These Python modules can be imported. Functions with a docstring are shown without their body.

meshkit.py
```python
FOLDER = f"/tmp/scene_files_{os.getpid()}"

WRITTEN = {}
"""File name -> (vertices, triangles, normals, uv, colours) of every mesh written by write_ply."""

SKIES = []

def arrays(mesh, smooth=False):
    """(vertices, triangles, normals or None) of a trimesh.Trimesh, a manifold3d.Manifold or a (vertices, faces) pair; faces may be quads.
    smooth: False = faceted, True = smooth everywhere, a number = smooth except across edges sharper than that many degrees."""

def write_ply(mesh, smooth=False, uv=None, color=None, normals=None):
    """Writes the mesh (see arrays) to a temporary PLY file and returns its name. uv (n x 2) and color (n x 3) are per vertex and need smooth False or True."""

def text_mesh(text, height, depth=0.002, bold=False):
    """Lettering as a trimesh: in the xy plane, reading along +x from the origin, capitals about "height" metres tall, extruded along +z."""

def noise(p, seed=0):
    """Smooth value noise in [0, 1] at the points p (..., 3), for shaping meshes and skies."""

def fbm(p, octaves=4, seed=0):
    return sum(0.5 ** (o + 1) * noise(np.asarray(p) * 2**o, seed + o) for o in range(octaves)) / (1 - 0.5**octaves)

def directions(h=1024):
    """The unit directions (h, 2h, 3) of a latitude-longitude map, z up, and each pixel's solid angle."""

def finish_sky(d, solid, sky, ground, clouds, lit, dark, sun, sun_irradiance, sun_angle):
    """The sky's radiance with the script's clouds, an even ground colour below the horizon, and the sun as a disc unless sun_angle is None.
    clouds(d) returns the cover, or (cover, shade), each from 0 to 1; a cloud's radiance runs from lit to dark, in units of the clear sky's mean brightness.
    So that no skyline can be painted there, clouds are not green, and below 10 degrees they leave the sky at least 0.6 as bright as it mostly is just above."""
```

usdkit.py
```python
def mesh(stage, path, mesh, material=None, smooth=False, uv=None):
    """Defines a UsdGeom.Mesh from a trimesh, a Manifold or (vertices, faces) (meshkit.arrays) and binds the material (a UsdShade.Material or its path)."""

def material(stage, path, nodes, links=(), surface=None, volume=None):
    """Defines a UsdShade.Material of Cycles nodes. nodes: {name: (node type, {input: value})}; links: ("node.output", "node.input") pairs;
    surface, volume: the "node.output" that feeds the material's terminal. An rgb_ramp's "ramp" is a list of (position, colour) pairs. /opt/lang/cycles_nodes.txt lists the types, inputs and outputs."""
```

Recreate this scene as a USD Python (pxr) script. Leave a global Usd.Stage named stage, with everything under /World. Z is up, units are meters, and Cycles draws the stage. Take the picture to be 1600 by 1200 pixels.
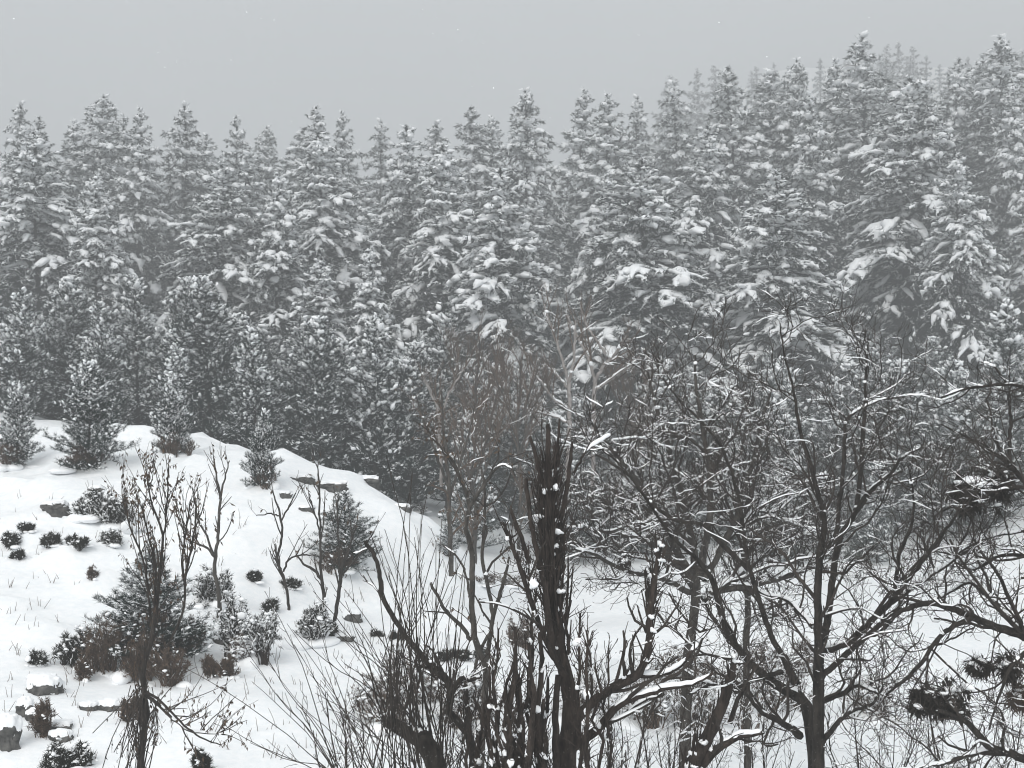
import math
import numpy as np
import trimesh
from scipy.interpolate import RBFInterpolator, RegularGridInterpolator
from pxr import Usd, UsdGeom, UsdLux, UsdShade, Gf, Sdf, Vt
import usdkit, meshkit

# ------------------------------------------------------------------ stage, camera, sky, sun, exposure
stage = Usd.Stage.CreateInMemory()
UsdGeom.SetStageUpAxis(stage, 'Z'); UsdGeom.SetStageMetersPerUnit(stage, 1.0)
UsdGeom.Xform.Define(stage, '/World')
CZ, F = 7.0, 2198.0                      # eye height, focal length in pixels of the 1600 px wide photograph
cam = UsdGeom.Camera.Define(stage, '/World/camera')
cam.AddTranslateOp().Set(Gf.Vec3d(0, 0, CZ)); cam.AddRotateXOp().Set(90.0)
cam.CreateHorizontalApertureAttr(36.0); cam.CreateVerticalApertureAttr(27.0); cam.CreateFocalLengthAttr(18.0 * F / 800.0)
cam.CreateClippingRangeAttr(Gf.Vec2f(0.5, 3000.0)); cam.CreateExposureAttr(0.74)
SUN_EL, SUN_ROT = math.radians(38), math.radians(200)      # high, behind the camera's left shoulder, veiled
dome = UsdLux.DomeLight.Define(stage, '/World/sky')
usdkit.material(stage, '/World/Looks/overcast_sky', {
    'sky': ('sky_texture', dict(sky_type='single_scattering', sun_disc=False, sun_elevation=SUN_EL, sun_rotation=SUN_ROT, altitude=1500.0, air_density=1.0, aerosol_density=2.0)),
    'tc': ('texture_coordinate', {}),
    'n': ('noise_texture', dict(scale=1.6, detail=3.0, roughness=0.5)),
    'r': ('rgb_ramp', dict(ramp=[(0.25, (6.6, 6.9, 7.1)), (0.75, (7.8, 8.1, 8.3))])),
    'm': ('mix_color', dict(fac=0.965)),
    'b': ('background_shader', dict(strength=0.078))},
    [('tc.generated', 'n.vector'), ('n.fac', 'r.fac'), ('sky.color', 'm.a'), ('r.color', 'm.b'), ('m.result', 'b.color')], surface='b.background')
UsdShade.MaterialBindingAPI.Apply(dome.GetPrim()).Bind(UsdShade.Material.Get(stage, '/World/Looks/overcast_sky'))
dome.GetPrim().SetCustomDataByKey('kind', 'structure')
sun = UsdLux.DistantLight.Define(stage, '/World/veiled_sun')
sun.CreateIntensityAttr(0.4); sun.CreateNormalizeAttr(True); sun.CreateAngleAttr(40.0); sun.CreateColorAttr(Gf.Vec3f(1.0, 0.97, 0.93))
sun.AddRotateZOp().Set(-math.degrees(SUN_ROT)); sun.AddRotateXOp().Set(-(90 - math.degrees(SUN_EL)))
HAZE = 0.0035

# ------------------------------------------------------------------ helpers
rng = np.random.default_rng(7)
Z = np.array([0, 0, 1.0])


def unit(a):
    return a / np.maximum(np.linalg.norm(a, axis=-1, keepdims=True), 1e-9)


def W(px, py, D):
    """The world point that stands D metres deep along the sight line through a point of the photograph."""
    return np.array([(px - 800) / F * D, D, CZ + (600 - py) / F * D])


used = {}


def numbered(name, parent='/World'):
    k = used.get((parent, name), 0); used[(parent, name)] = k + 1
    return f'{parent}/{name}' + (f'_{k:03d}' if k else '')


def tag(o, label=None, cat=None, group=None, kind=None):
    p = o.GetPrim() if hasattr(o, 'GetPrim') else o
    for k, v in (('label', label), ('category', cat), ('group', group), ('kind', kind)):
        if v: p.SetCustomDataByKey(k, v)
    return o


def thing(name, label, cat, loc=(0, 0, 0), rz=0.0, group=None):
    x = UsdGeom.Xform.Define(stage, numbered(name))
    x.AddTranslateOp().Set(Gf.Vec3d(*map(float, loc)))
    if rz: x.AddRotateZOp().Set(float(rz))
    return tag(x, label, cat, group)


def obj(name, vf, mat, parent='/World', smooth=False, kind=None):
    if vf is None or len(vf[1]) == 0: return None
    pp = parent if isinstance(parent, str) else str(parent.GetPath())
    m = usdkit.mesh(stage, numbered(name, pp), vf, '/World/Looks/' + mat, smooth=smooth)
    if kind: tag(m, kind=kind)
    return m


def join(parts):
    parts = [p for p in parts if p is not None and len(p[1])]
    if not parts: return None
    o, vs, fs = 0, [], []
    for v, f in parts:
        vs.append(v); fs.append(f + o); o += len(v)
    return np.vstack(vs), np.vstack(fs)


def tubes(P, R, sides=5):
    """N polylines (N, n, 3) with radii (N, n) as tubes."""
    P, R = np.asarray(P, float), np.asarray(R, float)
    if P.ndim == 2: P, R = P[None], R[None]
    if len(P) == 0: return None
    N, n = P.shape[:2]
    t = unit(np.gradient(P, axis=1))
    steep = np.abs(unit(P[:, -1] - P[:, 0])[:, 2]) > 0.8
    ref = np.where(steep[:, None], [1.0, 0, 0], Z)[:, None]
    a = unit(np.cross(t, np.broadcast_to(ref, t.shape))); b = np.cross(t, a)
    g = np.arange(sides) * 2 * np.pi / sides
    v = P[:, :, None] + R[:, :, None, None] * (np.cos(g)[:, None] * a[:, :, None] + np.sin(g)[:, None] * b[:, :, None])
    i, j = np.meshgrid(np.arange(n - 1), np.arange(sides), indexing='ij')
    q = np.stack([i * sides + j, i * sides + (j + 1) % sides, (i + 1) * sides + (j + 1) % sides, (i + 1) * sides + j], -1).reshape(-1, 4)
    f = np.vstack([q[:, [0, 1, 2]], q[:, [0, 2, 3]]])
    f = (f[None] + (np.arange(N) * n * sides)[:, None, None]).reshape(-1, 3)
    return v.reshape(-1, 3), f


def snow_on(P, R, rng, amount=0.6, add=0.012, sides=6, steep=0.8):
    """A ridge of snow lying along the upper side of each polyline; where there is none it sinks into the wood."""
    P, R = np.asarray(P, float), np.asarray(R, float)
    if P.ndim == 2: P, R = P[None], R[None]
    if len(P) == 0: return None
    N, n = P.shape[:2]
    t = unit(np.gradient(P, axis=1))
    flat = np.clip((steep - np.abs(t[..., 2])) / 0.35, 0, 1)
    s = rng.random((N, n)); s = (s + np.roll(s, 1, 1) + np.roll(s, -1, 1)) / 3 * 0.55 + rng.random((N, 1)) * 0.65
    s = np.clip((s - (1 - amount)) / 0.22, 0, 1) * flat
    s[:, 0] *= 0.4; s[:, -1] = 0
    side = unit(np.cross(t, np.broadcast_to(Z, t.shape))); up = np.cross(side, t)
    up = np.where(up[..., 2:] < 0, -up, up)
    w = R * (0.3 + 0.55 * s) + add * 0.5 * s
    h = R * 0.2 + (R * 0.30 + add) * s
    c = P + up * (R * 0.75 * s)[..., None]
    g = np.arange(sides) * 2 * np.pi / sides
    v = c[:, :, None] + (w[..., None] * np.cos(g))[..., None] * side[:, :, None] + (h[..., None] * np.sin(g))[..., None] * up[:, :, None]
    keep = s.max(1) > 0.05
    v = v[keep]; N = int(keep.sum())
    if N == 0: return None
    i, j = np.meshgrid(np.arange(n - 1), np.arange(sides), indexing='ij')
    q = np.stack([i * sides + j, i * sides + (j + 1) % sides, (i + 1) * sides + (j + 1) % sides, (i + 1) * sides + j], -1).reshape(-1, 4)
    f = np.vstack([q[:, [0, 1, 2]], q[:, [0, 2, 3]]])
    f = (f[None] + (np.arange(N) * n * sides)[:, None, None]).reshape(-1, 3)
    return v.reshape(-1, 3), f


ICO = {k: (lambda m: (np.array(m.vertices), np.array(m.faces)))(trimesh.creation.icosphere(k)) for k in (0, 1, 2)}


def blobs(C, T, S, rng, level=0, rough=0.36):
    """Snow lumps: ellipsoids at C, long axis along T, sizes S (N, 3)."""
    C, T, S = np.asarray(C, float).reshape(-1, 3), np.asarray(T, float).reshape(-1, 3), np.asarray(S, float).reshape(-1, 3)
    if len(C) == 0: return None
    bv, bf = ICO[level]
    T = unit(T); side = unit(np.cross(T, Z) + 1e-6); up = np.cross(side, T)
    k = 1 + rough * (rng.random((len(C), len(bv))) * 2 - 1)
    L = bv[None] * S[:, None] * k[..., None]
    v = C[:, None] + L[..., :1] * T[:, None] + L[..., 1:2] * side[:, None] + L[..., 2:] * up[:, None]
    f = (bf[None] + (np.arange(len(C)) * len(bv))[:, None, None]).reshape(-1, 3)
    return v.reshape(-1, 3), f


def fingers(P, w, rng, sides=5):
    """Rounded ridges of snow along the polylines P (N, n, 3), half width w (N,)."""
    N, n = P.shape[:2]
    if N == 0: return None
    t = unit(np.gradient(P, axis=1)); side = unit(np.cross(t, np.broadcast_to(Z, t.shape))); up = np.cross(side, t)
    pr = np.sin(np.pi * np.clip(np.linspace(0.02, 0.995, n), 0, 1)) ** 0.6
    P = P + rng.normal(0, 1, P.shape) * (w * 0.22)[:, None, None]
    s = pr[None] * (0.40 + 1.0 * rng.random((N, n))); s[:, -1] = 0.05; s[:, 0] = 0.05
    a, h = w[:, None] * s, w[:, None] * s * 0.62
    g = np.arange(sides) * 2 * np.pi / sides
    c = P + up * (h * 0.55)[..., None]
    v = c[:, :, None] + (a[..., None] * np.cos(g))[..., None] * side[:, :, None] + (h[..., None] * np.sin(g))[..., None] * up[:, :, None]
    i, j = np.meshgrid(np.arange(n - 1), np.arange(sides), indexing='ij')
    q = np.stack([i * sides + j, i * sides + (j + 1) % sides, (i + 1) * sides + (j + 1) % sides, (i + 1) * sides + j], -1).reshape(-1, 4)
    f = np.vstack([q[:, [0, 1, 2]], q[:, [0, 2, 3]]])
    f = (f[None] + (np.arange(N) * n * sides)[:, None, None]).reshape(-1, 3)
    return v.reshape(-1, 3), f


def needles(P, A, k, l, w, rng, spread=0.55, droop=0.1, lo=0.25):
    """k slim needles from every point of P, along A."""
    N = len(P)
    if N == 0: return None
    d = A[:, None] * (lo + (1 - lo) * rng.random((N, k, 1))) + rng.normal(0, spread, (N, k, 3))
    d[..., 2] -= droop
    d = unit(d)
    s = unit(np.cross(d, rng.normal(0, 1, (N, k, 3)))) * (w / 2)
    b = P[:, None] + rng.normal(0, l * 0.12, (N, k, 3))
    ln = l * (0.65 + 0.5 * rng.random((N, k, 1)))
    v = np.stack([b - s, b + s, b + d * ln], 2).reshape(-1, 3)
    return v, np.arange(len(v)).reshape(-1, 3)


def leaves(P, l, w, rng, hang=1.0):
    """Withered leaves: small bent kites hanging from P."""
    N = len(P)
    if N == 0: return None
    d = unit(rng.normal(0, 0.45, (N, 3)) - Z * hang)
    s = unit(np.cross(d, rng.normal(0, 1, (N, 3)))); nrm = np.cross(d, s)
    L = l * (0.6 + 0.7 * rng.random((N, 1))); w = w * (0.6 + 0.7 * rng.random((N, 1)))
    v = np.stack([P, P + d * L * .45 + s * w / 2 + nrm * w * .2, P + d * L, P + d * L * .45 - s * w / 2 + nrm * w * .2], 1).reshape(-1, 3)
    f = (np.array([[0, 1, 2], [0, 2, 3]])[None] + 4 * np.arange(N)[:, None, None]).reshape(-1, 3)
    return v, f


def along(P, R, t):
    """Points, tangents and radii at the parameters t (N, K) of polylines (N, n, 3)."""
    n = P.shape[1]; x = np.clip(t, 0, 0.9999) * (n - 1); i = x.astype(int); fr = (x - i)[..., None]
    ix = np.arange(len(P))[:, None]
    a, b = P[ix, i], P[ix, i + 1]
    return a + (b - a) * fr, unit(b - a), R[ix, i] + (R[ix, i + 1] - R[ix, i]) * fr[..., 0]


def spawn(P, R, per_m, L, rng, t0=0.15, ang=(35, 70), up=0.15, crook=0.22, n=5, rr=(0.45, 0.7), r_min=0.003, curl=0.12, cap=None, flat=0.0, surf=0.0, slim=0.03):
    """Side shoots of the polylines: per_m of them on every metre, L = (shortest, longest)."""
    P, R = np.asarray(P, float), np.asarray(R, float)
    ln = np.linalg.norm(np.diff(P, axis=1), axis=2).sum(1)
    cnt = np.floor(ln * per_m * (1 - t0) + rng.random(len(P))).astype(int)
    if cap: cnt = np.minimum(cnt, cap)
    idx = np.repeat(np.arange(len(P)), cnt)
    if len(idx) == 0: return np.zeros((0, n, 3)), np.zeros((0, n))
    t = t0 + (1 - t0) * rng.random((len(idx), 1)) ** 0.85
    p, tn, r = along(P[idx], R[idx], t); p, tn, r = p[:, 0], tn[:, 0], r[:, 0]
    perp = unit(np.cross(tn, rng.normal(0, 1, tn.shape)))
    perp[:, 2] *= 1 - flat; perp = unit(perp)
    p = p + perp * (r * surf)[:, None]
    a = np.radians(rng.uniform(*ang, (len(idx), 1)))
    d = unit(np.cos(a) * tn + np.sin(a) * perp + Z * up)
    length = rng.uniform(L[0], L[1], len(idx)) * (1.15 - 0.55 * t[:, 0])
    step = (length / (n - 1))[:, None]
    out = [p]
    for _ in range(n - 1):
        d = unit(d + rng.normal(0, crook, d.shape) + Z * curl)
        out.append(out[-1] + d * step)
    Q = np.stack(out, 1)
    r0 = np.maximum(np.minimum(r * rng.uniform(*rr, len(r)), length * slim + r_min), r_min)
    RR = r0[:, None] * np.linspace(1, 0.45, n)[None]
    return Q, np.maximum(RR, r_min * 0.7)


def smooth_line(pts, n, rng=None, wob=0.0):
    """A guided limb: Catmull-Rom through rows (x, y, z, r), resampled to n points."""
    p = np.asarray(pts, float)
    if len(p) == 2: p = np.vstack([p[0], (p[0] + p[1]) / 2, p[1]])
    q = np.vstack([2 * p[0] - p[1], p, 2 * p[-1] - p[-2]])
    s = np.concatenate([[0], np.cumsum(np.linalg.norm(np.diff(p[:, :3], axis=0), axis=1))])
    x = np.linspace(0, s[-1], n); i = np.clip(np.searchsorted(s, x, 'right') - 1, 0, len(p) - 2)
    u = ((x - s[i]) / np.maximum(s[i + 1] - s[i], 1e-9))[:, None]
    a, b, c, d = q[i], q[i + 1], q[i + 2], q[i + 3]
    o = 0.5 * (2 * b + (c - a) * u + (2 * a - 5 * b + 4 * c - d) * u ** 2 + (3 * b - a - 3 * c + d) * u ** 3)
    if rng is not None and wob:
        k = rng.normal(0, wob, (n, 3)); k[0] = 0; k[-1] *= .5
        o[:, :3] += k
    o[:, 3] = np.maximum(o[:, 3], 0.002)
    return o[:, :3], o[:, 3]


def guided(rows, D, dd=0.0, n=None, wob=0.006, rng=rng, r_scale=0.55):
    """rows of (px, py, half width in px); D metres deep at the start, drifting by dd to the end."""
    m = len(rows)
    pts = []
    for k, (px, py, r) in enumerate(rows):
        d = D + dd * k / max(m - 1, 1)
        pts.append([*W(px, py, d), r / F * d * r_scale])
    return smooth_line(pts, n or max(8, 4 * m), rng, wob)


# ------------------------------------------------------------------ materials
def mat(name, nodes, links, surface): usdkit.material(stage, '/World/Looks/' + name, nodes, links, surface=surface)


def two_tone(name, c1, c2, scale, rough=0.9, bump=0.0, detail=4.0, lo=0.35, hi=0.65, stretch=(1, 1, 1)):
    nodes = {'tc': ('texture_coordinate', {}), 'mp': ('mapping', dict(scale=stretch)), 'n': ('noise_texture', dict(scale=scale, detail=detail, roughness=0.6)),
             'r': ('rgb_ramp', dict(ramp=[(lo, c1), (hi, c2)])), 'p': ('principled_bsdf', dict(roughness=rough, specular_ior_level=0.25))}
    links = [('tc.object', 'mp.vector'), ('mp.vector', 'n.vector'), ('n.fac', 'r.fac'), ('r.color', 'p.base_color')]
    if bump:
        nodes['b'] = ('bump', dict(strength=1.0, distance=bump)); links += [('n.fac', 'b.height'), ('b.normal', 'p.normal')]
    mat(name, nodes, links, 'p.BSDF')


two_tone('snow', (0.80, 0.83, 0.85), (0.88, 0.89, 0.90), 6.0, rough=0.75, bump=0.01)
two_tone('snow_lump', (0.82, 0.84, 0.86), (0.89, 0.90, 0.91), 5.0, rough=0.8)
def bark(name, c1, c2, fleck, scale):
    nodes = {'tc': ('texture_coordinate', {}), 'mp': ('mapping', dict(scale=(1, 1, 0.3))), 'n': ('noise_texture', dict(scale=scale, detail=6.0, roughness=0.7)), 'n2': ('noise_texture', dict(scale=scale * 2.3, detail=3.0, roughness=0.6)),
             'r': ('rgb_ramp', dict(ramp=[(0.36, c1), (0.62, c2)])), 'k': ('rgb_ramp', dict(ramp=[(0.64, (0, 0, 0)), (0.70, (1, 1, 1))])), 'm': ('mix_color', dict(b=fleck)), 'b': ('bump', dict(strength=1.0, distance=0.035)), 'p': ('principled_bsdf', dict(roughness=0.95, specular_ior_level=0.15))}
    mat(name, nodes, [('tc.object', 'mp.vector'), ('mp.vector', 'n.vector'), ('tc.object', 'n2.vector'), ('n.fac', 'r.fac'), ('n2.fac', 'k.fac'), ('k.color', 'm.fac'), ('r.color', 'm.a'), ('m.result', 'p.base_color'), ('n.fac', 'b.height'), ('b.normal', 'p.normal')], 'p.BSDF')


bark('bark_dark', (0.010, 0.009, 0.008), (0.046, 0.040, 0.035), (0.16, 0.16, 0.155), 16.0)
bark('bark_brown', (0.012, 0.010, 0.009), (0.052, 0.041, 0.035), (0.10, 0.09, 0.082), 15.0)
bark('bark_grey', (0.022, 0.020, 0.018), (0.078, 0.071, 0.063), (0.20, 0.20, 0.19), 12.0)
two_tone('twig_dark', (0.018, 0.015, 0.013), (0.05, 0.042, 0.036), 6.0)
two_tone('twig_pale', (0.16, 0.145, 0.135), (0.30, 0.28, 0.27), 5.0)
two_tone('dead_leaf', (0.040, 0.028, 0.020), (0.10, 0.068, 0.045), 9.0)
two_tone('dry_scrub', (0.045, 0.033, 0.026), (0.12, 0.085, 0.062), 9.0)
two_tone('rock', (0.035, 0.036, 0.036), (0.12, 0.118, 0.112), 7.0, bump=0.02)
two_tone('cut_wood', (0.30, 0.17, 0.08), (0.45, 0.28, 0.14), 18.0)


def leafmat(name, c1, c2, trans=0.25):
    mat(name, {'g': ('geometry', {}), 'r': ('rgb_ramp', dict(ramp=[(0.0, c1), (1.0, c2)])), 'd': ('diffuse_bsdf', {}), 't': ('translucent_bsdf', {}), 'm': ('mix_closure', dict(fac=trans))},
        [('g.random_per_island', 'r.fac'), ('r.color', 'd.color'), ('r.color', 't.color'), ('d.BSDF', 'm.closure1'), ('t.BSDF', 'm.closure2')], 'm.closure')


leafmat('pine_needle', (0.014, 0.024, 0.020), (0.042, 0.058, 0.047))
leafmat('young_needle', (0.016, 0.030, 0.026), (0.045, 0.068, 0.056))
leafmat('green_needle', (0.030, 0.046, 0.030), (0.075, 0.10, 0.065))
leafmat('scrub_leaf', (0.025, 0.026, 0.020), (0.075, 0.068, 0.052))

# ------------------------------------------------------------------ terrain
ctrl = [(0, 735, 40), (100, 712, 41), (200, 668, 46), (300, 702, 43), (400, 716, 41), (480, 724, 40.5), (560, 750, 40), (620, 788, 40), (680, 825, 40), (720, 862, 40.5), (770, 900, 41),
        (-200, 745, 40), (0, 850, 32), (200, 850, 33), (400, 850, 34), (560, 880, 35), (650, 900, 36), (0, 960, 28), (200, 960, 29), (400, 960, 31), (560, 952, 33.5),
        (0, 1080, 24), (230, 1082, 25.5), (400, 1005, 29), (0, 1200, 21), (200, 1200, 21.5), (-200, 1000, 27), (-250, 1200, 21),
        (300, 1095, 24.5), (400, 1090, 25), (400, 1200, 21.8), (560, 1020, 29), (560, 1150, 24), (700, 1000, 31), (700, 1100, 26.5), (690, 950, 34), (650, 1200, 23)]
pts = [(*W(*c)[:2], W(*c)[2]) for c in ctrl]
pts += [(-20, 52, 5.0), (-14, 52, 5.1), (-10, 50, 4.4), (-6, 49, 3.0), (-2, 50, 0.6), (-5, 57, 2.2), (-12, 60, 4.2), (-22, 62, 5.6), (-32, 55, 5.6), (-30, 40, 4.2)]
pts += [(x, y, 0.0) for x, y in ((1, 38), (0, 44), (1, 55), (5, 40), (5, 50), (10, 42), (16, 44), (5, 30), (12, 30), (18, 30), (3, 26), (9, 25), (14, 22), (5, 20), (0, 21))]
pts += [(19, 58, 0.3), (23, 60, 1.6), (30, 58, 3.2), (26, 45, 1.4), (16, 52, 0.0), (20, 50, 1.3), (22.5, 53, 2.3), (28, 52, 3.3), (10, 58, -0.1), (-8, 18, 0.6), (-3, 18, 0.3), (3, 15, 0), (-14, 15, .8), (12, 14, 0), (3, 62, .0), (9, 64, 0.1), (15, 64, .3)]


def ss(a, b, x):
    t = np.clip((x - a) / (b - a), 0, 1); return t * t * (3 - 2 * t)


def hill(x, y):
    """The forest slope and the mountainside behind it on the right."""
    s = np.maximum(y - 60, 0)
    near = np.minimum(s, 110) * (0.135 + 0.0006 * np.clip(x, -70, 70)) * ss(0, 45, s) + 0.5 + 3.2 * ss(0, -30, x) + 1.4 * ss(5, 25, x)
    u = x / np.maximum(y, 1)
    return near + np.maximum(y - 165, 0) * (0.30 * ss(-0.02, 0.20, u) - 0.02 * (1 - ss(-0.02, 0.2, u)))


for y in (74, 84, 95, 110):
    for x in np.linspace(-50, 55, 9):
        pts.append((x, y, float(hill(x, y))))
pts = np.array(pts)
rbf = RBFInterpolator(pts[:, :2], pts[:, 2], kernel='thin_plate_spline', smoothing=0.4)
gx = np.concatenate([np.linspace(-300, -40, 26)[:-1], np.arange(-40, 45, 0.38), np.linspace(45, 300, 27)[1:]])
gy = np.concatenate([np.linspace(-30, 14, 14)[:-1], np.arange(14, 66, 0.33), np.arange(66, 110, 1.0), np.linspace(110, 468, 50)])
GX, GY = np.meshgrid(gx, gy, indexing='ij')
cx, cy = np.clip(GX, -50, 55), np.clip(GY, 15, 108)
near = rbf(np.stack([cx.ravel(), cy.ravel()], 1)).reshape(GX.shape)
far = hill(GX, GY)
w = ss(80, 104, GY) + (1 - ss(80, 104, GY)) * ss(36, 48, np.abs(GX)) * ss(60, 75, GY)
GZ = near * (1 - w) + far * w
GZ = np.where(GY < 14, near * ss(-5, 14, GY), GZ)
q = np.stack([GX, GY, 0 * GX], -1)
GZ = GZ + (meshkit.fbm(q * 0.45, 4, 3) - 0.5) * 0.42 * ss(0.3, 1.8, GZ) + (meshkit.fbm(q * 1.9, 3, 9) - 0.5) * 0.17 + np.maximum(0, meshkit.fbm(q * np.array([0.9, 1.3, 1]), 3, 21) - 0.55) * 1.1 * ss(1.2, 2.4, GZ) * ss(50, 44, GY)
ground_at = RegularGridInterpolator((gx, gy), GZ, bounds_error=False, fill_value=None)


def G(x, y): return float(ground_at((x, y)))


def on_ground(px, py, D0):
    """Where the sight line through a pixel meets the ground, searched from 60 % to 160 % of D0."""
    d = np.linspace(D0 * 0.6, D0 * 1.6, 400)
    x, z = (px - 800) / F * d, CZ + (600 - py) / F * d
    hit = np.nonzero(z <= ground_at(np.stack([x, d], 1)))[0]
    D = d[hit[0]] if len(hit) else D0
    x = (px - 800) / F * D
    return np.array([x, D, G(x, D)])


nx, ny = GX.shape
I, J = np.meshgrid(np.arange(nx - 1), np.arange(ny - 1), indexing='ij')
quad = np.stack([I * ny + J, (I + 1) * ny + J, (I + 1) * ny + J + 1, I * ny + J + 1], -1).reshape(-1, 4)
tag(obj('snowy_ground', (np.stack([GX, GY, GZ], -1).reshape(-1, 3), quad), 'snow', smooth=True), kind='structure')

# ------------------------------------------------------------------ haze: one closed box of thin snow mist round everything
zmin, zmax = GZ.min() - 1.2, GZ.max() + 26
hz = trimesh.creation.box(bounds=[[-305, -32, zmin], [305, 472, zmax]])
usdkit.material(stage, '/World/Looks/snow_mist', {'v': ('principled_volume', dict(color=(0.955, 0.98, 1.0), density=HAZE, anisotropy=0.0))}, volume='v.volume')
tag(obj('haze', (np.array(hz.vertices), np.array(hz.faces)), 'snow_mist'), kind='stuff')

# ------------------------------------------------------------------ pines: a few grown kinds, then one Xform per tree
UsdGeom.Scope.Define(stage, '/World/Looks')
stage.CreateClassPrim('/World/PineKinds')


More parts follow.
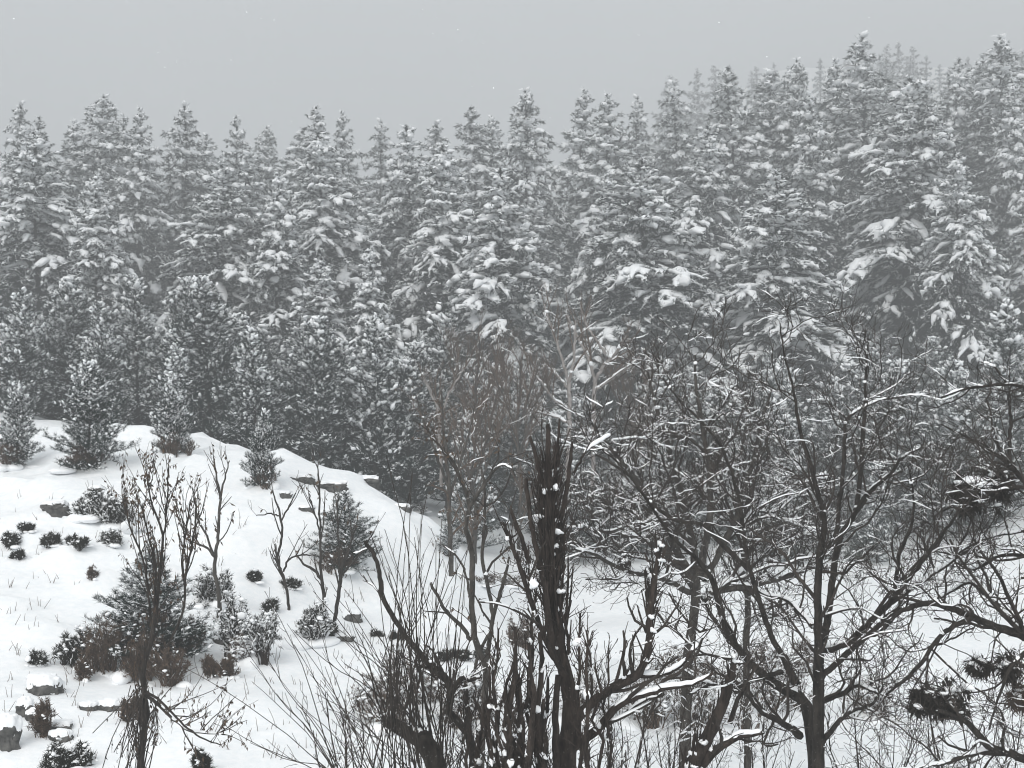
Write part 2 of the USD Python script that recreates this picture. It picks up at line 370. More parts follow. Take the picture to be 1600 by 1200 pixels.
def pine_shape(rng, H, R, style, n_bough, tw_sp, tuft_sp, k, nl, nw, lump, load, level=0, h0=0.1, dust=3, twn=4, cone=0.76):
    """Returns trunk and a list of boughs, each (needles, wood, snow). style: 'laden' droops under slabs of snow, 'young' sweeps up."""
    n = 14
    tz = np.linspace(0, H, n)
    tp = np.stack([np.cumsum(rng.normal(0, 0.004 * H, n)) * (tz / H), np.cumsum(rng.normal(0, 0.004 * H, n)) * (tz / H), tz - 0.25], 1)
    tr = (0.010 * H + 0.02) * np.linspace(1, 0.05, n) ** 1.1
    trunk = tubes(tp, tr, 7)
    boughs = []
    hs = np.sort(h0 + (0.992 - h0) * ((np.arange(n_bough) + rng.random(n_bough)) / n_bough) ** 0.86)
    if style == 'laden':
        nt = max(6, n_bough // 5); tiers = h0 + (0.985 - h0) * ((np.arange(nt) + 0.5) / nt) ** 0.9
        hs = hs * 0.25 + 0.75 * (tiers[np.abs(hs[:, None] - tiers[None]).argmin(1)] + rng.normal(0, 0.006, len(hs)))
    az = rng.random() * 6.28
    for i, h in enumerate(hs):
        az += 2.39996 + rng.normal(0, 0.35)
        prof = (1 - h) ** (cone if style == 'laden' else 0.72) * (0.70 + 0.30 * min(1, (h - h0) / 0.2)) + 0.03
        L = R * prof * rng.uniform(0.6, 1.25)
        base = np.array([np.interp(h * H, tz, tp[:, 0]), np.interp(h * H, tz, tp[:, 1]), h * H - 0.25])
        if style == 'laden':
            e0, e1 = math.radians(4 + 48 * h ** 3 + rng.normal(0, 9)), math.radians(-66 + 112 * h ** 3 + rng.normal(0, 11))
        else:
            e0, e1 = math.radians(8 + 30 * h ** 2 + rng.normal(0, 8)), math.radians(18 + 40 * h + rng.normal(0, 10))
        m = 8
        e = np.linspace(e0, e1, m); aa = az + np.cumsum(rng.normal(0, 0.07, m))
        st = L / (m - 1)
        d = np.stack([np.cos(aa) * np.cos(e), np.sin(aa) * np.cos(e), np.sin(e)], 1)
        P = base + np.vstack([np.zeros(3), np.cumsum(d[1:] * st, 0)])
        r = np.linspace(0.011 * L + 0.008, 0.006, m)
        tt = np.arange(0.10, 0.97, tw_sp / max(L, 0.4))
        tt = np.clip(tt + rng.normal(0, 0.02, len(tt)), 0.1, 0.98)
        lines, rad = [], []
        if len(tt):
            p, tn, _ = along(P[None], r[None], tt[None]); p, tn = p[0], tn[0]
            side = unit(np.cross(tn, Z)) * np.where(np.arange(len(tt)) % 2, 1, -1)[:, None]
            dd = unit(tn * 0.75 + side * rng.uniform(0.5, 1.0, (len(tt), 1)) + Z * rng.normal(0.02 if style == 'laden' else 0.28, 0.15, (len(tt), 1)))
            ln = (0.50 * L * (1 - tt) + 0.16 * R * (0.35 + 0.65 * (1 - h))) * rng.uniform(0.7, 1.2, len(tt))
            out = [p]
            for _ in range(twn - 1):
                dd = unit(dd + rng.normal(0, 0.10, dd.shape) - Z * (0.16 if style == 'laden' else -0.08))
                out.append(out[-1] + dd * (ln / (twn - 1))[:, None])
            TW = np.stack(out, 1); TR = np.broadcast_to(np.linspace(0.006, 0.003, twn), TW.shape[:2])
        else:
            TW, TR, ln = np.zeros((0, twn, 3)), np.zeros((0, twn)), np.zeros(0)
        pts_, axs_ = [], []
        for Q, tlo, length in [(P, 0.06, L)] + [(TW[j], 0.12, ln[j]) for j in range(len(TW))]:
            c = max(2, int(length * (1 - tlo) / tuft_sp))
            t = (tlo + (1 - tlo) * (np.arange(c) + 0.6 + 0.3 * rng.random(c)) / c)[None]
            a, b, _ = along(Q[None], np.zeros((1, len(Q))), np.minimum(t, 0.999)); pts_.append(a[0]); axs_.append(b[0])
        TP, TA = np.vstack(pts_), np.vstack(axs_)
        lift = np.where(rng.random(len(TP)) < 0.4, 0.22 * nl, 0.0)[:, None] * Z
        nlh = nl * (0.5 + 0.5 * min(1, (1 - h) / 0.22))
        nd = needles(TP + lift, TA, k, nlh, nw, rng, spread=0.5, droop=0.15 if style == 'laden' else -0.12)
        wood = join([tubes(P, r, 4), tubes(TW, TR, 3)])
        # snow: slabs on the twigs, heavier on some boughs, plus a dusting over the needles
        lf = np.interp(h, [0.15, 0.40, 0.68, 1], [0.12, 0.55, 1.45, 1.4]) if style == 'laden' else np.interp(h, [0.1, 0.6, 1], [0.45, 0.95, 1.25])   # sheltered lower boughs carry little snow
        bl = np.clip(load * lf * rng.uniform(0.35, 1.5), 0, 1)
        far_out = np.linalg.norm(TP[:, :2] - base[:2], axis=1) / max(L, .1)
        if style == 'laden':
            heavy = rng.random() < load * lf
            sn = []
            if heavy and len(TW):
                km = rng.random(len(TW)) < 0.85
                sn.append(fingers(along(TW[km], TR[km], np.broadcast_to(np.linspace(0.10, 0.99, 6), (int(km.sum()), 6)))[0], lump * rng.uniform(0.6, 1.35, int(km.sum())) * (0.62 + 0.48 * (1 - h)), rng))
                sn.append(fingers(along(P[None], r[None], np.linspace(rng.uniform(.3, .6), 0.995, 10)[None])[0], np.array([lump * rng.uniform(0.9, 1.6) * (0.5 + 0.6 * (1 - h))]), rng))
            sel = rng.random(len(TP)) < (0.25 if heavy else 0.32 * lf) * (0.35 + 0.65 * np.clip(far_out, 0, 1))
            C, T = TP[sel], TA[sel]
            sz = lump * 0.46 * np.exp(np.clip(rng.normal(0, 0.4, (len(C), 1)), -1, 0.6)) * np.array([1.0, 0.6, 0.42])
            sn.append(blobs(C + Z * (0.05 * nl + sz[:, 2:] * 0.5), T - Z * 0.25, sz, rng, level))
        else:
            sel = rng.random(len(TP)) < bl * (0.35 + 0.65 * np.clip(far_out, 0, 1))
            C, T = TP[sel], TA[sel]
            C = np.vstack([C, C + rng.normal(0, lump * .8, C.shape)]); T = unit(np.vstack([T, T]) + rng.normal(0, .35, C.shape))
            sz = lump * 0.74 * np.exp(np.clip(rng.normal(0, 0.45, (len(C), 1)), -1.2, 0.6)) * np.array([1.15, 0.7, 0.55]) * (0.6 + 0.5 * bl)
            sn = [blobs(C + Z * (0.05 * nl + sz[:, 2:] * 0.5), T, sz, rng, level)]
        if dust:
            s2 = rng.random(len(TP)) < 0.75 * min(1.1, lf)
            sn.append(needles(TP[s2] + Z * nl * 0.10, unit(TA[s2] + Z * 0.25), dust, nlh * 0.9, nw * 1.5, rng, spread=0.4, droop=0.0))
        boughs.append((nd, wood, join(sn)))
    # tufts close round the stem hide it towards the tip
    c = int(H * 9); q = 0.45 + 0.56 * rng.random(c)
    p = np.stack([np.interp(q * H, tz, tp[:, 0]), np.interp(q * H, tz, tp[:, 1]), q * H - 0.25], 1)
    p[:, :2] += rng.normal(0, 0.012 * H, (c, 2)) * (1.0 - q + .015)[:, None] * 2
    a = unit(np.stack([rng.normal(0, 1, c), rng.normal(0, 1, c), rng.normal(0.5, 0.4, c)], 1))
    boughs[-1] = (join([boughs[-1][0], needles(p, a, k, nl * .62, nw, rng, 0.45, 0.0)]), boughs[-1][1], join([boughs[-1][2], needles(p + a * nl * .4, a, dust, nl * .8, nw * 1.5, rng, .4, 0.), blobs(p[::4] + a[::4] * nl * .4, a[::4], lump * .6 * np.exp(rng.normal(0, .3, (len(p[::4]), 1))) * [1, .7, .6], rng)]))
    return trunk, boughs


def pine_kind(name, mats, split, **kw):
    """A class prim holding trunk and boughs (each with its snow), or trunk, crown and snow for trees too small to tell boughs apart."""
    root = '/World/PineKinds/' + name
    x = UsdGeom.Xform.Define(stage, root)
    trunk, bo = pine_shape(**kw)
    obj('trunk', trunk, 'bark_dark', root, smooth=True)
    if split:
        for nd, wood, sn in bo:
            b = obj('bough', join([nd, wood]), mats, root)
            obj('snow_load', sn, 'snow_lump', b, smooth=True, kind='stuff')
    else:
        c = obj('crown', join([x for b in bo for x in b[:2]]), mats, root, kind='stuff')
        obj('snow_load', join([b[2] for b in bo]), 'snow_lump', root, smooth=True, kind='stuff')
    return root, kw['H']


def R_(s): return np.random.default_rng(s)


LAD = dict(style='laden', tw_sp=0.42, tuft_sp=0.27, k=10, nl=0.40, nw=0.055, lump=0.30, dust=3)
kinds = {'laden': [], 'laden_far': [], 'bushy': [], 'young': [], 'distant': []}
for i, (R, nb, ld) in enumerate(((7.0, 100, 0.56), (6.2, 96, 0.68), (7.5, 104, 0.5))):
    kinds['laden'].append(pine_kind(f'laden_{i}', 'pine_needle', True, rng=R_(100 + i), cone=0.95, H=18.0, R=R, n_bough=nb, load=ld, h0=0.14, level=0, **LAD))
for i, (R, nb, ld) in enumerate(((5.6, 88, 0.48), (5.0, 84, 0.58), (6.0, 92, 0.40), (5.4, 86, 0.44))):
    kinds['laden_far'].append(pine_kind(f'forest_{i}', 'pine_needle', False, rng=R_(200 + i), cone=0.86, H=18.0, R=R, n_bough=nb, load=ld, h0=0.16, level=0, **{**LAD, 'tw_sp': 0.55, 'tuft_sp': 0.36, 'nw': 0.06}))
for i, (R, nb, ld) in enumerate(((2.5, 84, 0.46), (2.9, 88, 0.36), (2.2, 80, 0.54))):
    kinds['bushy'].append(pine_kind(f'bushy_{i}', 'young_needle', False, rng=R_(300 + i), H=8.0, R=R, n_bough=nb, load=ld, style='young', tw_sp=0.24, tuft_sp=0.20, k=11, nl=0.24, nw=0.028, lump=0.125, h0=0.04, level=0, dust=2))
for i, (R, nb, ld) in enumerate(((1.5, 70, 0.75), (1.7, 74, 0.62))):
    kinds['young'].append(pine_kind(f'young_{i}', 'young_needle', False, rng=R_(400 + i), H=4.2, R=R, n_bough=nb, load=ld, style='young', tw_sp=0.15, tuft_sp=0.115, k=13, nl=0.17, nw=0.014, lump=0.062, h0=0.03, level=0, dust=2))
for i, R in enumerate((4.2, 4.8)):
    kinds['distant'].append(pine_kind(f'distant_{i}', 'pine_needle', False, rng=R_(500 + i), H=18.0, R=R, n_bough=40, load=0.5, style='laden', tw_sp=0.9, tuft_sp=0.6, k=8, nl=0.6, nw=0.11, lump=0.34, h0=0.15, level=0, dust=2))


def plant(kind, x, y, h, label, group=None, cat='pine tree', rng=rng, variant=None, wide=1.0, name='pine_tree', sink=0.0):
    opts = kinds[kind]
    root, H0 = opts[(variant if variant is not None else int(rng.integers(len(opts)))) % len(opts)]
    p = UsdGeom.Xform.Define(stage, numbered(name))
    s = h / H0
    p.AddTranslateOp().Set(Gf.Vec3d(float(x), float(y), G(x, y) - sink)); p.AddRotateXYZOp().Set(Gf.Vec3f(*map(float, rng.normal(0, 1.3, 2)), 0.0)); p.AddRotateZOp().Set(float(rng.uniform(0, 360)))
    p.AddScaleOp().Set(Gf.Vec3f(s * wide, s * wide, s))
    pr = p.GetPrim()
    pr.GetReferences().AddInternalReference(Sdf.Path(root)); pr.SetInstanceable(True)
    tag(pr, label, cat, group)
    return p


taken = []


def apex(kind, px, py, D, label, group=None, wide=1.0, variant=None, **k):
    """A pine whose tip is seen at (px, py), standing D metres away."""
    x = (px - 800) / F * D
    h = CZ + (600 - py) / F * D - G(x, D)
    taken.append((x, D))
    return plant(kind, x, D, max(h, 1.0), label, group, wide=wide, variant=variant, **k)


# the pines in front, each read off the photograph: tip, distance, spread
FRONT = [
    ('laden', 62, 205, 92, 1.15, 0, 'tall snow-laden pine at the left edge of the forest, its tip against the sky'),
    ('laden', 152, 272, 84, 1.0, 1, 'snow-laden pine behind the bushy thicket, between the two leftmost big pines'),
    ('laden', 330, 255, 90, 1.15, 2, 'broad conical snowy pine rising behind the gap between the leftmost young pines'),
    ('laden', 428, 268, 88, 0.95, 1, 'narrow snowy pine just right of the broad conical one, left of centre'),
    ('laden', 520, 205, 96, 1.1, 0, 'tall pine with thick sagging snow boughs, left of the twin-pointed one'),
    ('laden', 592, 385, 72, 0.85, 1, 'short pine all draped in white in front of a dark gap, left of centre'),
    ('laden', 500, 395, 76, 1.0, 0, 'short snow-draped pine under the tall sagging pine, left of centre'),
    ('laden', 645, 195, 100, 0.95, 1, 'tall pine with a twin-pointed snowy top, just left of centre'),
    ('laden', 706, 225, 92, 1.1, 0, 'large pine with heavy white arms down both sides, at the centre of the forest'),
    ('laden', 785, 262, 84, 1.15, 1, 'pine with the thickest bright snow clumps of all, right of the forest centre line'),
    ('laden', 1012, 242, 84, 1.25, 2, 'great broad pine with long snowy sides, above the pale snow-lined trees'),
    ('laden', 940, 270, 94, 0.9, 1, 'slim snowy pine close on the left of the great broad pine'),
    ('laden', 1085, 190, 104, 1.0, 0, 'snowy pine behind the right shoulder of the great broad pine'),
    ('laden', 1220, 265, 84, 1.2, 2, 'wide pine with level white boughs stacked like shelves, right of the great broad pine'),
    ('laden', 1418, 118, 100, 1.1, 2, 'very tall pine with its bare trunk showing at the foot, right part of the forest'),
    ('laden', 1502, 235, 92, 0.9, 0, 'dark-gapped snowy pine next to the very tall pine, near the right edge'),
]
for kind, px, py, D, wide, var, lab in FRONT:
    apex(kind, px, py, D, lab, 'large pines along the front of the forest', wide=wide * 1.1, variant=var)

SKY = [(10, 158, 128), (62, 182, 120), (118, 190, 134), (150, 152, 125), (190, 178, 138), (218, 165, 122), (285, 165, 128), (318, 208, 140), (366, 180, 120), (420, 200, 132), (455, 205, 145), (494, 168, 122),
       (541, 172, 126), (590, 188, 142), (672, 190, 140), (740, 168, 132), (768, 180, 140), (830, 138, 118), (890, 138, 136), (945, 144, 126), (1000, 150, 142), (1065, 130, 132), (1155, 104, 120), (1197, 106, 130),
       (1250, 95, 128), (1300, 85, 134), (1350, 58, 128), (1270, 140, 112), (1455, 130, 140), (1490, 95, 138), (1530, 100, 146), (1570, 58, 132), (1598, 120, 122)]
ORD = 'first second third fourth fifth sixth seventh eighth ninth tenth eleventh twelfth thirteenth fourteenth fifteenth sixteenth seventeenth'.split()
SKY.sort()
for i, (px, py, D) in enumerate(SKY):
    k = i if i < 17 else len(SKY) - 1 - i
    apex('laden_far', px, py, D, f'snow-dusted pine with the {ORD[k]} treetop from the {"left" if i < 17 else "right"} along the forest skyline', 'pines whose tips make the skyline', wide=0.92 + 0.12 * (i * 5 % 4), variant=i * 3 % 7)

MID = [('bushy', 30, 448, 60, 'bushy pine with small snow tufts at the far left edge below the tall pines'), ('bushy', 105, 430, 63, 'bushy pine with small snow tufts left of the pointed gap, second from the left edge'),
       ('bushy', 215, 428, 66, 'tall bushy speckled pine above the snowy notch, in front of the broad conical pine'), ('bushy', 160, 470, 58, 'bushy speckled pine right behind the largest young pine on the knoll'),
       ('bushy', 330, 430, 58, 'bushy pine dotted with snow tufts, over the middle of the knoll crest'), ('bushy', 268, 535, 50, 'small bushy pine behind the lone brown-footed young pine'),
       ('bushy', 400, 508, 54, 'bushy pine dotted with snow just above the knoll crest, left of the thick dark one'), ('bushy', 490, 492, 56, 'dark bushy pine with snow pads standing over the right end of the knoll crest'),
       ('bushy', 585, 490, 57, 'bushy pine with a hooded white top, right of the dark bushy pine'), ('bushy', 700, 470, 66, 'greyish bushy pine behind the brown-leaved bare trees, near the centre'),
       ('bushy', 640, 560, 58, 'small bushy pine low in the gully right of the hooded pine'), ('bushy', 1575, 468, 62, 'big bushy pine speckled with snow at the right edge of the photograph'),
       ('bushy', 1500, 560, 60, 'bushy pine under the big speckled one, right side'), ('bushy', 1400, 560, 62, 'low snowy pine below the bare trunk of the very tall pine'), ('bushy', 1225, 560, 62, 'low snowy pine below the wide shelf-boughed pine'),
       ('bushy', 1300, 585, 64, 'small snowy pine between the two low pines right of the middle'), ('bushy', 1100, 590, 62, 'small snowy pine below the great broad pine'), ('bushy', 1020, 560, 68, 'snowy pine half hidden by the bare tree, below the great broad pine'),
       ('bushy', 800, 560, 64, 'bushy pine left of the pale snow-lined trees'), ('bushy', 870, 640, 58, 'low pine at the foot of the pale snow-lined trees'), ('bushy', 740, 640, 54, 'low pine behind the brown-leaved trees in the gully')]
for i, (kind, px, py, D, lab) in enumerate(MID):
    apex(kind, px, py, D, lab, 'bushy pines in front of the forest', wide=1.15, variant=i)

# the ranks behind and between them
fr = np.random.default_rng(21)


def clear(x, y, gap): return all((x - a) ** 2 + (y - b) ** 2 > gap * gap for a, b in taken)


def rank(kind, n, dlo, dhi, gap, hlo, hhi, ulo, uhi, label, group, tries=4000):
    k = 0
    for _ in range(tries):
        if k == n: return
        D = fr.uniform(dlo, dhi); u = fr.uniform(ulo, uhi); x = u * D
        if not clear(x, D, gap): continue
        taken.append((x, D)); k += 1
        plant(kind, x, D, fr.uniform(hlo, hhi), label(u), group(u), rng=fr, wide=fr.uniform(1.0, 1.35))


zone = lambda u: 'left' if u < -0.13 else 'middle' if u < 0.12 else 'right'
rank('laden_far', 30, 106, 150, 6.5, 13, 17, -0.42, 0.42, lambda u: f'snow-laden pine inside the close ranks of the forest, {zone(u)} part', lambda u: f'close ranks of pines, {zone(u)} part')
rank('bushy', 34, 58, 82, 2.8, 4.8, 8.0, -0.40, -0.02, lambda u: f'bushy snow-speckled pine of the thicket behind the knoll', lambda u: 'thicket of bushy pines behind the knoll')
rank('bushy', 26, 56, 63, 1.9, 2.2, 4.2, 0.03, 0.27, lambda u: 'small snowy pine in the lowest row where the forest meets the flat snow', lambda u: 'lowest row of small pines at the forest edge')
rank('bushy', 36, 63, 82, 2.8, 4.0, 7.5, 0.0, 0.42, lambda u: f'low snowy pine among the undergrowth at the foot of the forest, right half', lambda u: 'low pines at the foot of the forest, right half')

for i, (px, py, D) in enumerate(((1045, 128, 300), (1062, 117, 320), (1092, 108, 340), (1122, 101, 350), (1150, 112, 330), (1182, 104, 350), (1212, 98, 340), (1282, 92, 330), (1322, 94, 350), (1384, 70, 320), (1406, 65, 330), (1428, 72, 325), (1446, 86, 340), (1470, 100, 350), (1514, 88, 330), (1541, 92, 345), (1592, 84, 330))):
    apex('distant', px, py, D, 'pine on the far mountainside fading into the snow mist', 'faded pines on the far mountainside', wide=1.2, variant=i, name='distant_pine')
nfar = 0
for _ in range(6000):
    if nfar == 55: break
    D = fr.uniform(215, 430); u = fr.uniform(0.09, 0.37); x = u * D
    lim = np.interp(800 + u * F, [1000, 1100, 1250, 1330, 1400, 1480, 1600], [155, 108, 98, 92, 68, 98, 76])
    h = min(fr.uniform(16, 21), CZ + (600 - lim - fr.uniform(0, 22)) / F * D - G(x, D))
    if h < 9 or not clear(x, D, 7.0): continue
    nfar += 1; taken.append((x, D)); plant('distant', x, D, h, 'pine on the far mountainside fading into the snow mist', 'faded pines on the far mountainside', rng=fr, wide=fr.uniform(1.0, 1.2), name='distant_pine')

# ------------------------------------------------------------------ builders for the foreground
def place(rows_parts, loc):
    return (rows_parts[0] - loc, rows_parts[1]) if rows_parts is not None else None


LV_WALNUT = [dict(per_m=5.4, L=(0.45, 1.3), ang=(35, 70), up=0.1, crook=0.24, n=8, curl=0.06, r_min=0.006, rr=(.35, .6), slim=.016),
             dict(per_m=11.5, slim=.013, L=(0.20, 0.62), ang=(35, 75), up=0.05, crook=0.28, n=6, curl=0.06, r_min=0.004),
             dict(per_m=12.0, slim=.01, L=(0.08, 0.28), ang=(35, 75), up=0.1, crook=0.30, n=4, curl=0.10, r_min=0.0031)]


def grow(P, R, levels, rng):
    out = [(P[None], R[None])]
    for lv in levels:
        out.append(spawn(out[-1][0], out[-1][1], rng=rng, **lv))
    return out


def bare_tree(name, label, cat, limbs, levels, mats=('bark_dark', 'twig_dark'), snow=0.55, add=0.012, twig_snow=0.35, group=None, seed=1, leaf=None, sides=8, r_scale=0.55):
    """limbs: (rows, depth, drift[, levels]); the first is the trunk. Each limb is a part and carries its own twigs and snow."""
    r = R_(seed)
    curves = [(*guided(l[0], l[1], l[2], rng=r, wob=0.004 * l[1] / 15, r_scale=r_scale), l[3] if len(l) > 3 else levels) for l in limbs]
    loc = curves[0][0][0].copy(); loc[2] = max(loc[2], G(loc[0], loc[1]) - 0.05)
    t = thing(name, label, cat, loc, group=group)
    for i, (P, R, lv) in enumerate(curves):
        part = obj('trunk' if i == 0 else 'limb', place(tubes(P, R, sides if i == 0 else 6), loc), mats[0], t, smooth=True)
        g = grow(P, R, lv, r)
        sn = [snow_on(P, R, r, snow, add)]
        tw = []
        for k, (A, B) in enumerate(g[1:]):
            if len(A):
                tw.append(tubes(A, B, 4 if k == 0 else 3)); sn.append(snow_on(A, B, r, twig_snow * (1, 0.9, 0.7)[min(k, 2)], add * (0.75, 0.5, 0.35)[min(k, 2)], 4))
        obj('twigs', place(join(tw), loc), mats[1], part, kind='stuff')
        # lumps caught in the forks
        if len(g) > 1 and len(g[1][0]) and snow > 0.3:
            k = r.random(len(g[1][0])) < 0.30 * snow
            c = g[1][0][k, 0]; rr = g[1][1][k, 0]
            sn.append(blobs(c + Z * (rr[:, None] + add * 0.6), r.normal(0, 1, (len(c), 3)) * [1, 1, 0.2], (add * 1.6 + rr[:, None]) * r.uniform(0.5, 1.2, (len(c), 3)) * [1.2, 0.9, 0.8], r, 1, 0.15))
        obj('snow', place(join(sn), loc), 'snow_lump', part, smooth=True, kind='stuff')
        if leaf and len(g) > 1:
            src = [x for x in g[1:] if len(x[0])][-2:]
            lp = np.vstack([along(A, B, r.random((len(A), leaf[0])))[0].reshape(-1, 3) for A, B in src]) if src else np.zeros((0, 3))
            lp = lp[r.random(len(lp)) < leaf[1]]
            obj('withered_leaves', place(leaves(lp, leaf[2], leaf[3], r, hang=leaf[4] if len(leaf) > 4 else 1.0), loc), leaf[5] if len(leaf) > 5 else 'dead_leaf', part, kind='stuff')
    return t, curves, loc


def shoots(t, loc, P, R, per_m, L, r, mats, ang=(3, 18), t0=0.1, rr=(0.25, 0.6), n=4, r_min=0.006, up=0.9, name='shoots', snow=0.25, sub=None, curl=0.05, crook=0.06):
    Q, S = spawn(P[None], R[None], per_m, L, r, t0=t0, ang=ang, up=up, crook=crook, n=n, rr=rr, r_min=r_min, curl=curl, surf=0.85)
    obj(name, place(join([tubes(Q, S, 5)] + ([tubes(*spawn(Q, S, rng=r, **sub), 3)] if sub else [])), loc), mats, t, kind='stuff')
    k = r.random(len(Q)) < snow
    c = along(Q[k], S[k], r.uniform(0.05, 0.5, (int(k.sum()), 1)))[0][:, 0] if k.any() else np.zeros((0, 3))
    obj('snow', place(blobs(c, r.normal(0, 1, (len(c), 3)) * [1, 1, .6], np.exp(r.normal(0, .35, (len(c), 3))) * [.03, .026, .02], r, 1), loc), 'snow_lump', t, smooth=True, kind='stuff')


def shrub(px, py, D, wpx, hpx, label, style='scrub', seed=0, snow=0.4, name='shrub', cat='shrub', group=None):
    r = R_(1000 + seed)
    if hpx < 30: hpx, snow = hpx * .75, max(snow, .3)
    b = on_ground(px, py, D); m = b[1] / F
    w, h = wpx * m / 2, hpx * m
    t = thing(name, label, cat, b - [0, 0, 0.06 * h], group=group)
    n = int(np.clip(22 + wpx * 0.6, 24, 76))
    cl = r.integers(2, 5); cc = np.stack([r.uniform(-.6, .6, cl) * w, r.uniform(-.4, .4, cl) * w, r.uniform(.5, 1.0, cl)], 1); cc[0, 2] = 1.0
    pick = r.integers(cl, size=n); az = r.uniform(0, 2 * np.pi, n); rad = np.sqrt(r.random(n)) * r.uniform(.35, .75, n)
    P0 = np.stack([cc[pick, 0] + np.cos(az) * rad * w * 0.25, cc[pick, 1] + np.sin(az) * rad * w * 0.25, np.zeros(n) - 0.08], 1)
    tip = np.stack([cc[pick, 0] + np.cos(az) * rad * w, cc[pick, 1] + np.sin(az) * rad * w, h * cc[pick, 2] * (1.08 - rad * .75) * np.clip(np.exp(r.normal(-.2, .38, n)), .3, 1.1)], 1)
    k = np.linspace(0, 1, 5)[None, :, None]
    P = P0[:, None] * (1 - k) + tip[:, None] * k + r.normal(0, 0.03, (n, 5, 3)) * h
    P[..., 2] += 0.2 * h * np.sin(np.pi * k[..., 0]) * 0.5
    R = np.broadcast_to(np.linspace(0.011, 0.004, 5), (n, 5)) * (0.6 + 0.6 * h)
    A, B = spawn(P, R, 9 / max(h, .35), (0.16 * h, 0.42 * h), r, t0=0.25, ang=(20, 60), up=0.35, crook=0.2, n=4, r_min=0.0035)
    col = {'scrub': 'dry_scrub', 'heather': 'bark_brown', 'green': 'twig_dark'}[style]
    obj('stems', join([tubes(P, R, 4), tubes(A, B, 3)]), col, t, kind='stuff')
    if len(A):
        c = {'scrub': 3, 'heather': 4, 'green': 4}[style]
        p, tn, _ = along(A, B, r.random((len(A), c)))
        nd = needles(p.reshape(-1, 3), tn.reshape(-1, 3), {'scrub': 4, 'heather': 4, 'green': 7}[style], 0.10 if style != 'scrub' else 0.08, 0.016, r, spread=0.5, droop=-0.05)
        obj('foliage', nd, {'scrub': 'dry_scrub', 'heather': 'scrub_leaf', 'green': 'green_needle'}[style], t, kind='stuff')
        q = A[:, -1]; sel = r.random(len(q)) < 0.7 * snow * np.clip(q[:, 2] / h, 0.1, 1)
        q = q[sel]; q = np.vstack([q, q + r.normal(0, .035, q.shape), q + r.normal(0, .05, q.shape)])
        sz = np.exp(r.normal(0, 0.45, (len(q), 1))) * np.array([1.0, 0.75, 0.5]) * (0.018 + 0.015 * h)
        obj('snow', join([blobs(q, r.normal(0, 1, (len(q), 3)) * [1, 1, .25], sz, r, 0), snow_on(A, np.maximum(B, .006), r, min(.9, snow * 1.5), .016, 4, steep=1.15), snow_on(P[:, 1:], R[:, 1:], r, snow, .02, 5, steep=1.1)]), 'snow_lump', t, smooth=True, kind='stuff')
    # the snow that has drifted against and over it
    q = r.integers(3, 6); sz = np.stack([r.uniform(.35, .8, q) * w, r.uniform(.3, .6, q) * w, r.uniform(.10, .26, q) * h], 1) * (0.6 + 0.7 * snow)
    c = np.stack([r.uniform(-.85, .85, q) * w, r.uniform(-.6, .5, q) * w, np.full(q, .04 * h)], 1)
    obj('snow_drift', blobs(c, r.normal(0, 1, (q, 3)) * [1, .4, .01], sz, r, 2, 0.05), 'snow_lump', t, smooth=True, kind='stuff')
    return t


ROCKBALL = (lambda q: (np.array(q.vertices), np.array(q.faces)))(trimesh.creation.icosphere(3))


def boulder(px, py, D, wpx, hpx, label, seed, capped=True, name='rock', cat='rock', mats='rock', group=None, deep=0.8):
    r = R_(2000 + seed)
    b = on_ground(px, py, D); m = b[1] / F
    w, h = wpx * m / 2, hpx * m
    t = thing(name, label, cat, b, rz=0, group=group)
    v, f = ROCKBALL
    nz = meshkit.fbm(v * 1.5 + seed * 7.3, 4, seed) - 0.5
    k = 1 + 1.1 * nz + 0.35 * (meshkit.noise(v * 5.0 + seed, seed + 2) - 0.5)
    e = v.copy(); low = v[:, 2] < 0
    e[low, :2] /= np.maximum(np.linalg.norm(v[low, :2], axis=1, keepdims=True), 0.35)
    p = e * k[:, None] * [w, w * deep, h * 0.95]; p[low, 2] *= 1.6
    p[:, 2] = np.where(p[:, 2] > 0, 0.72 * h * np.tanh(p[:, 2] / (0.72 * h)), p[:, 2])
    p += [0, w * .25, -h * 0.02]
    obj('stone' if name == 'rock' else 'earth', (p, f), mats, t, smooth=30)
    if capped:                                                       # snow lies on whatever faces up, with a ragged edge
        up = ss(0.12, 0.42, v[:, 2] + 0.5 * (meshkit.noise(v * 2.6 + seed * 3.1, seed + 5) - 0.5) + 0.35 * v[:, 1])
        c = p * (1 - 0.10 * (1 - up))[:, None] + up[:, None] * (v * [w * .05, w * .05, 0] + [0, 0, h * .14 + .03])
        obj('snow_cap', (c, f), 'snow_lump', t, smooth=True)
    return t


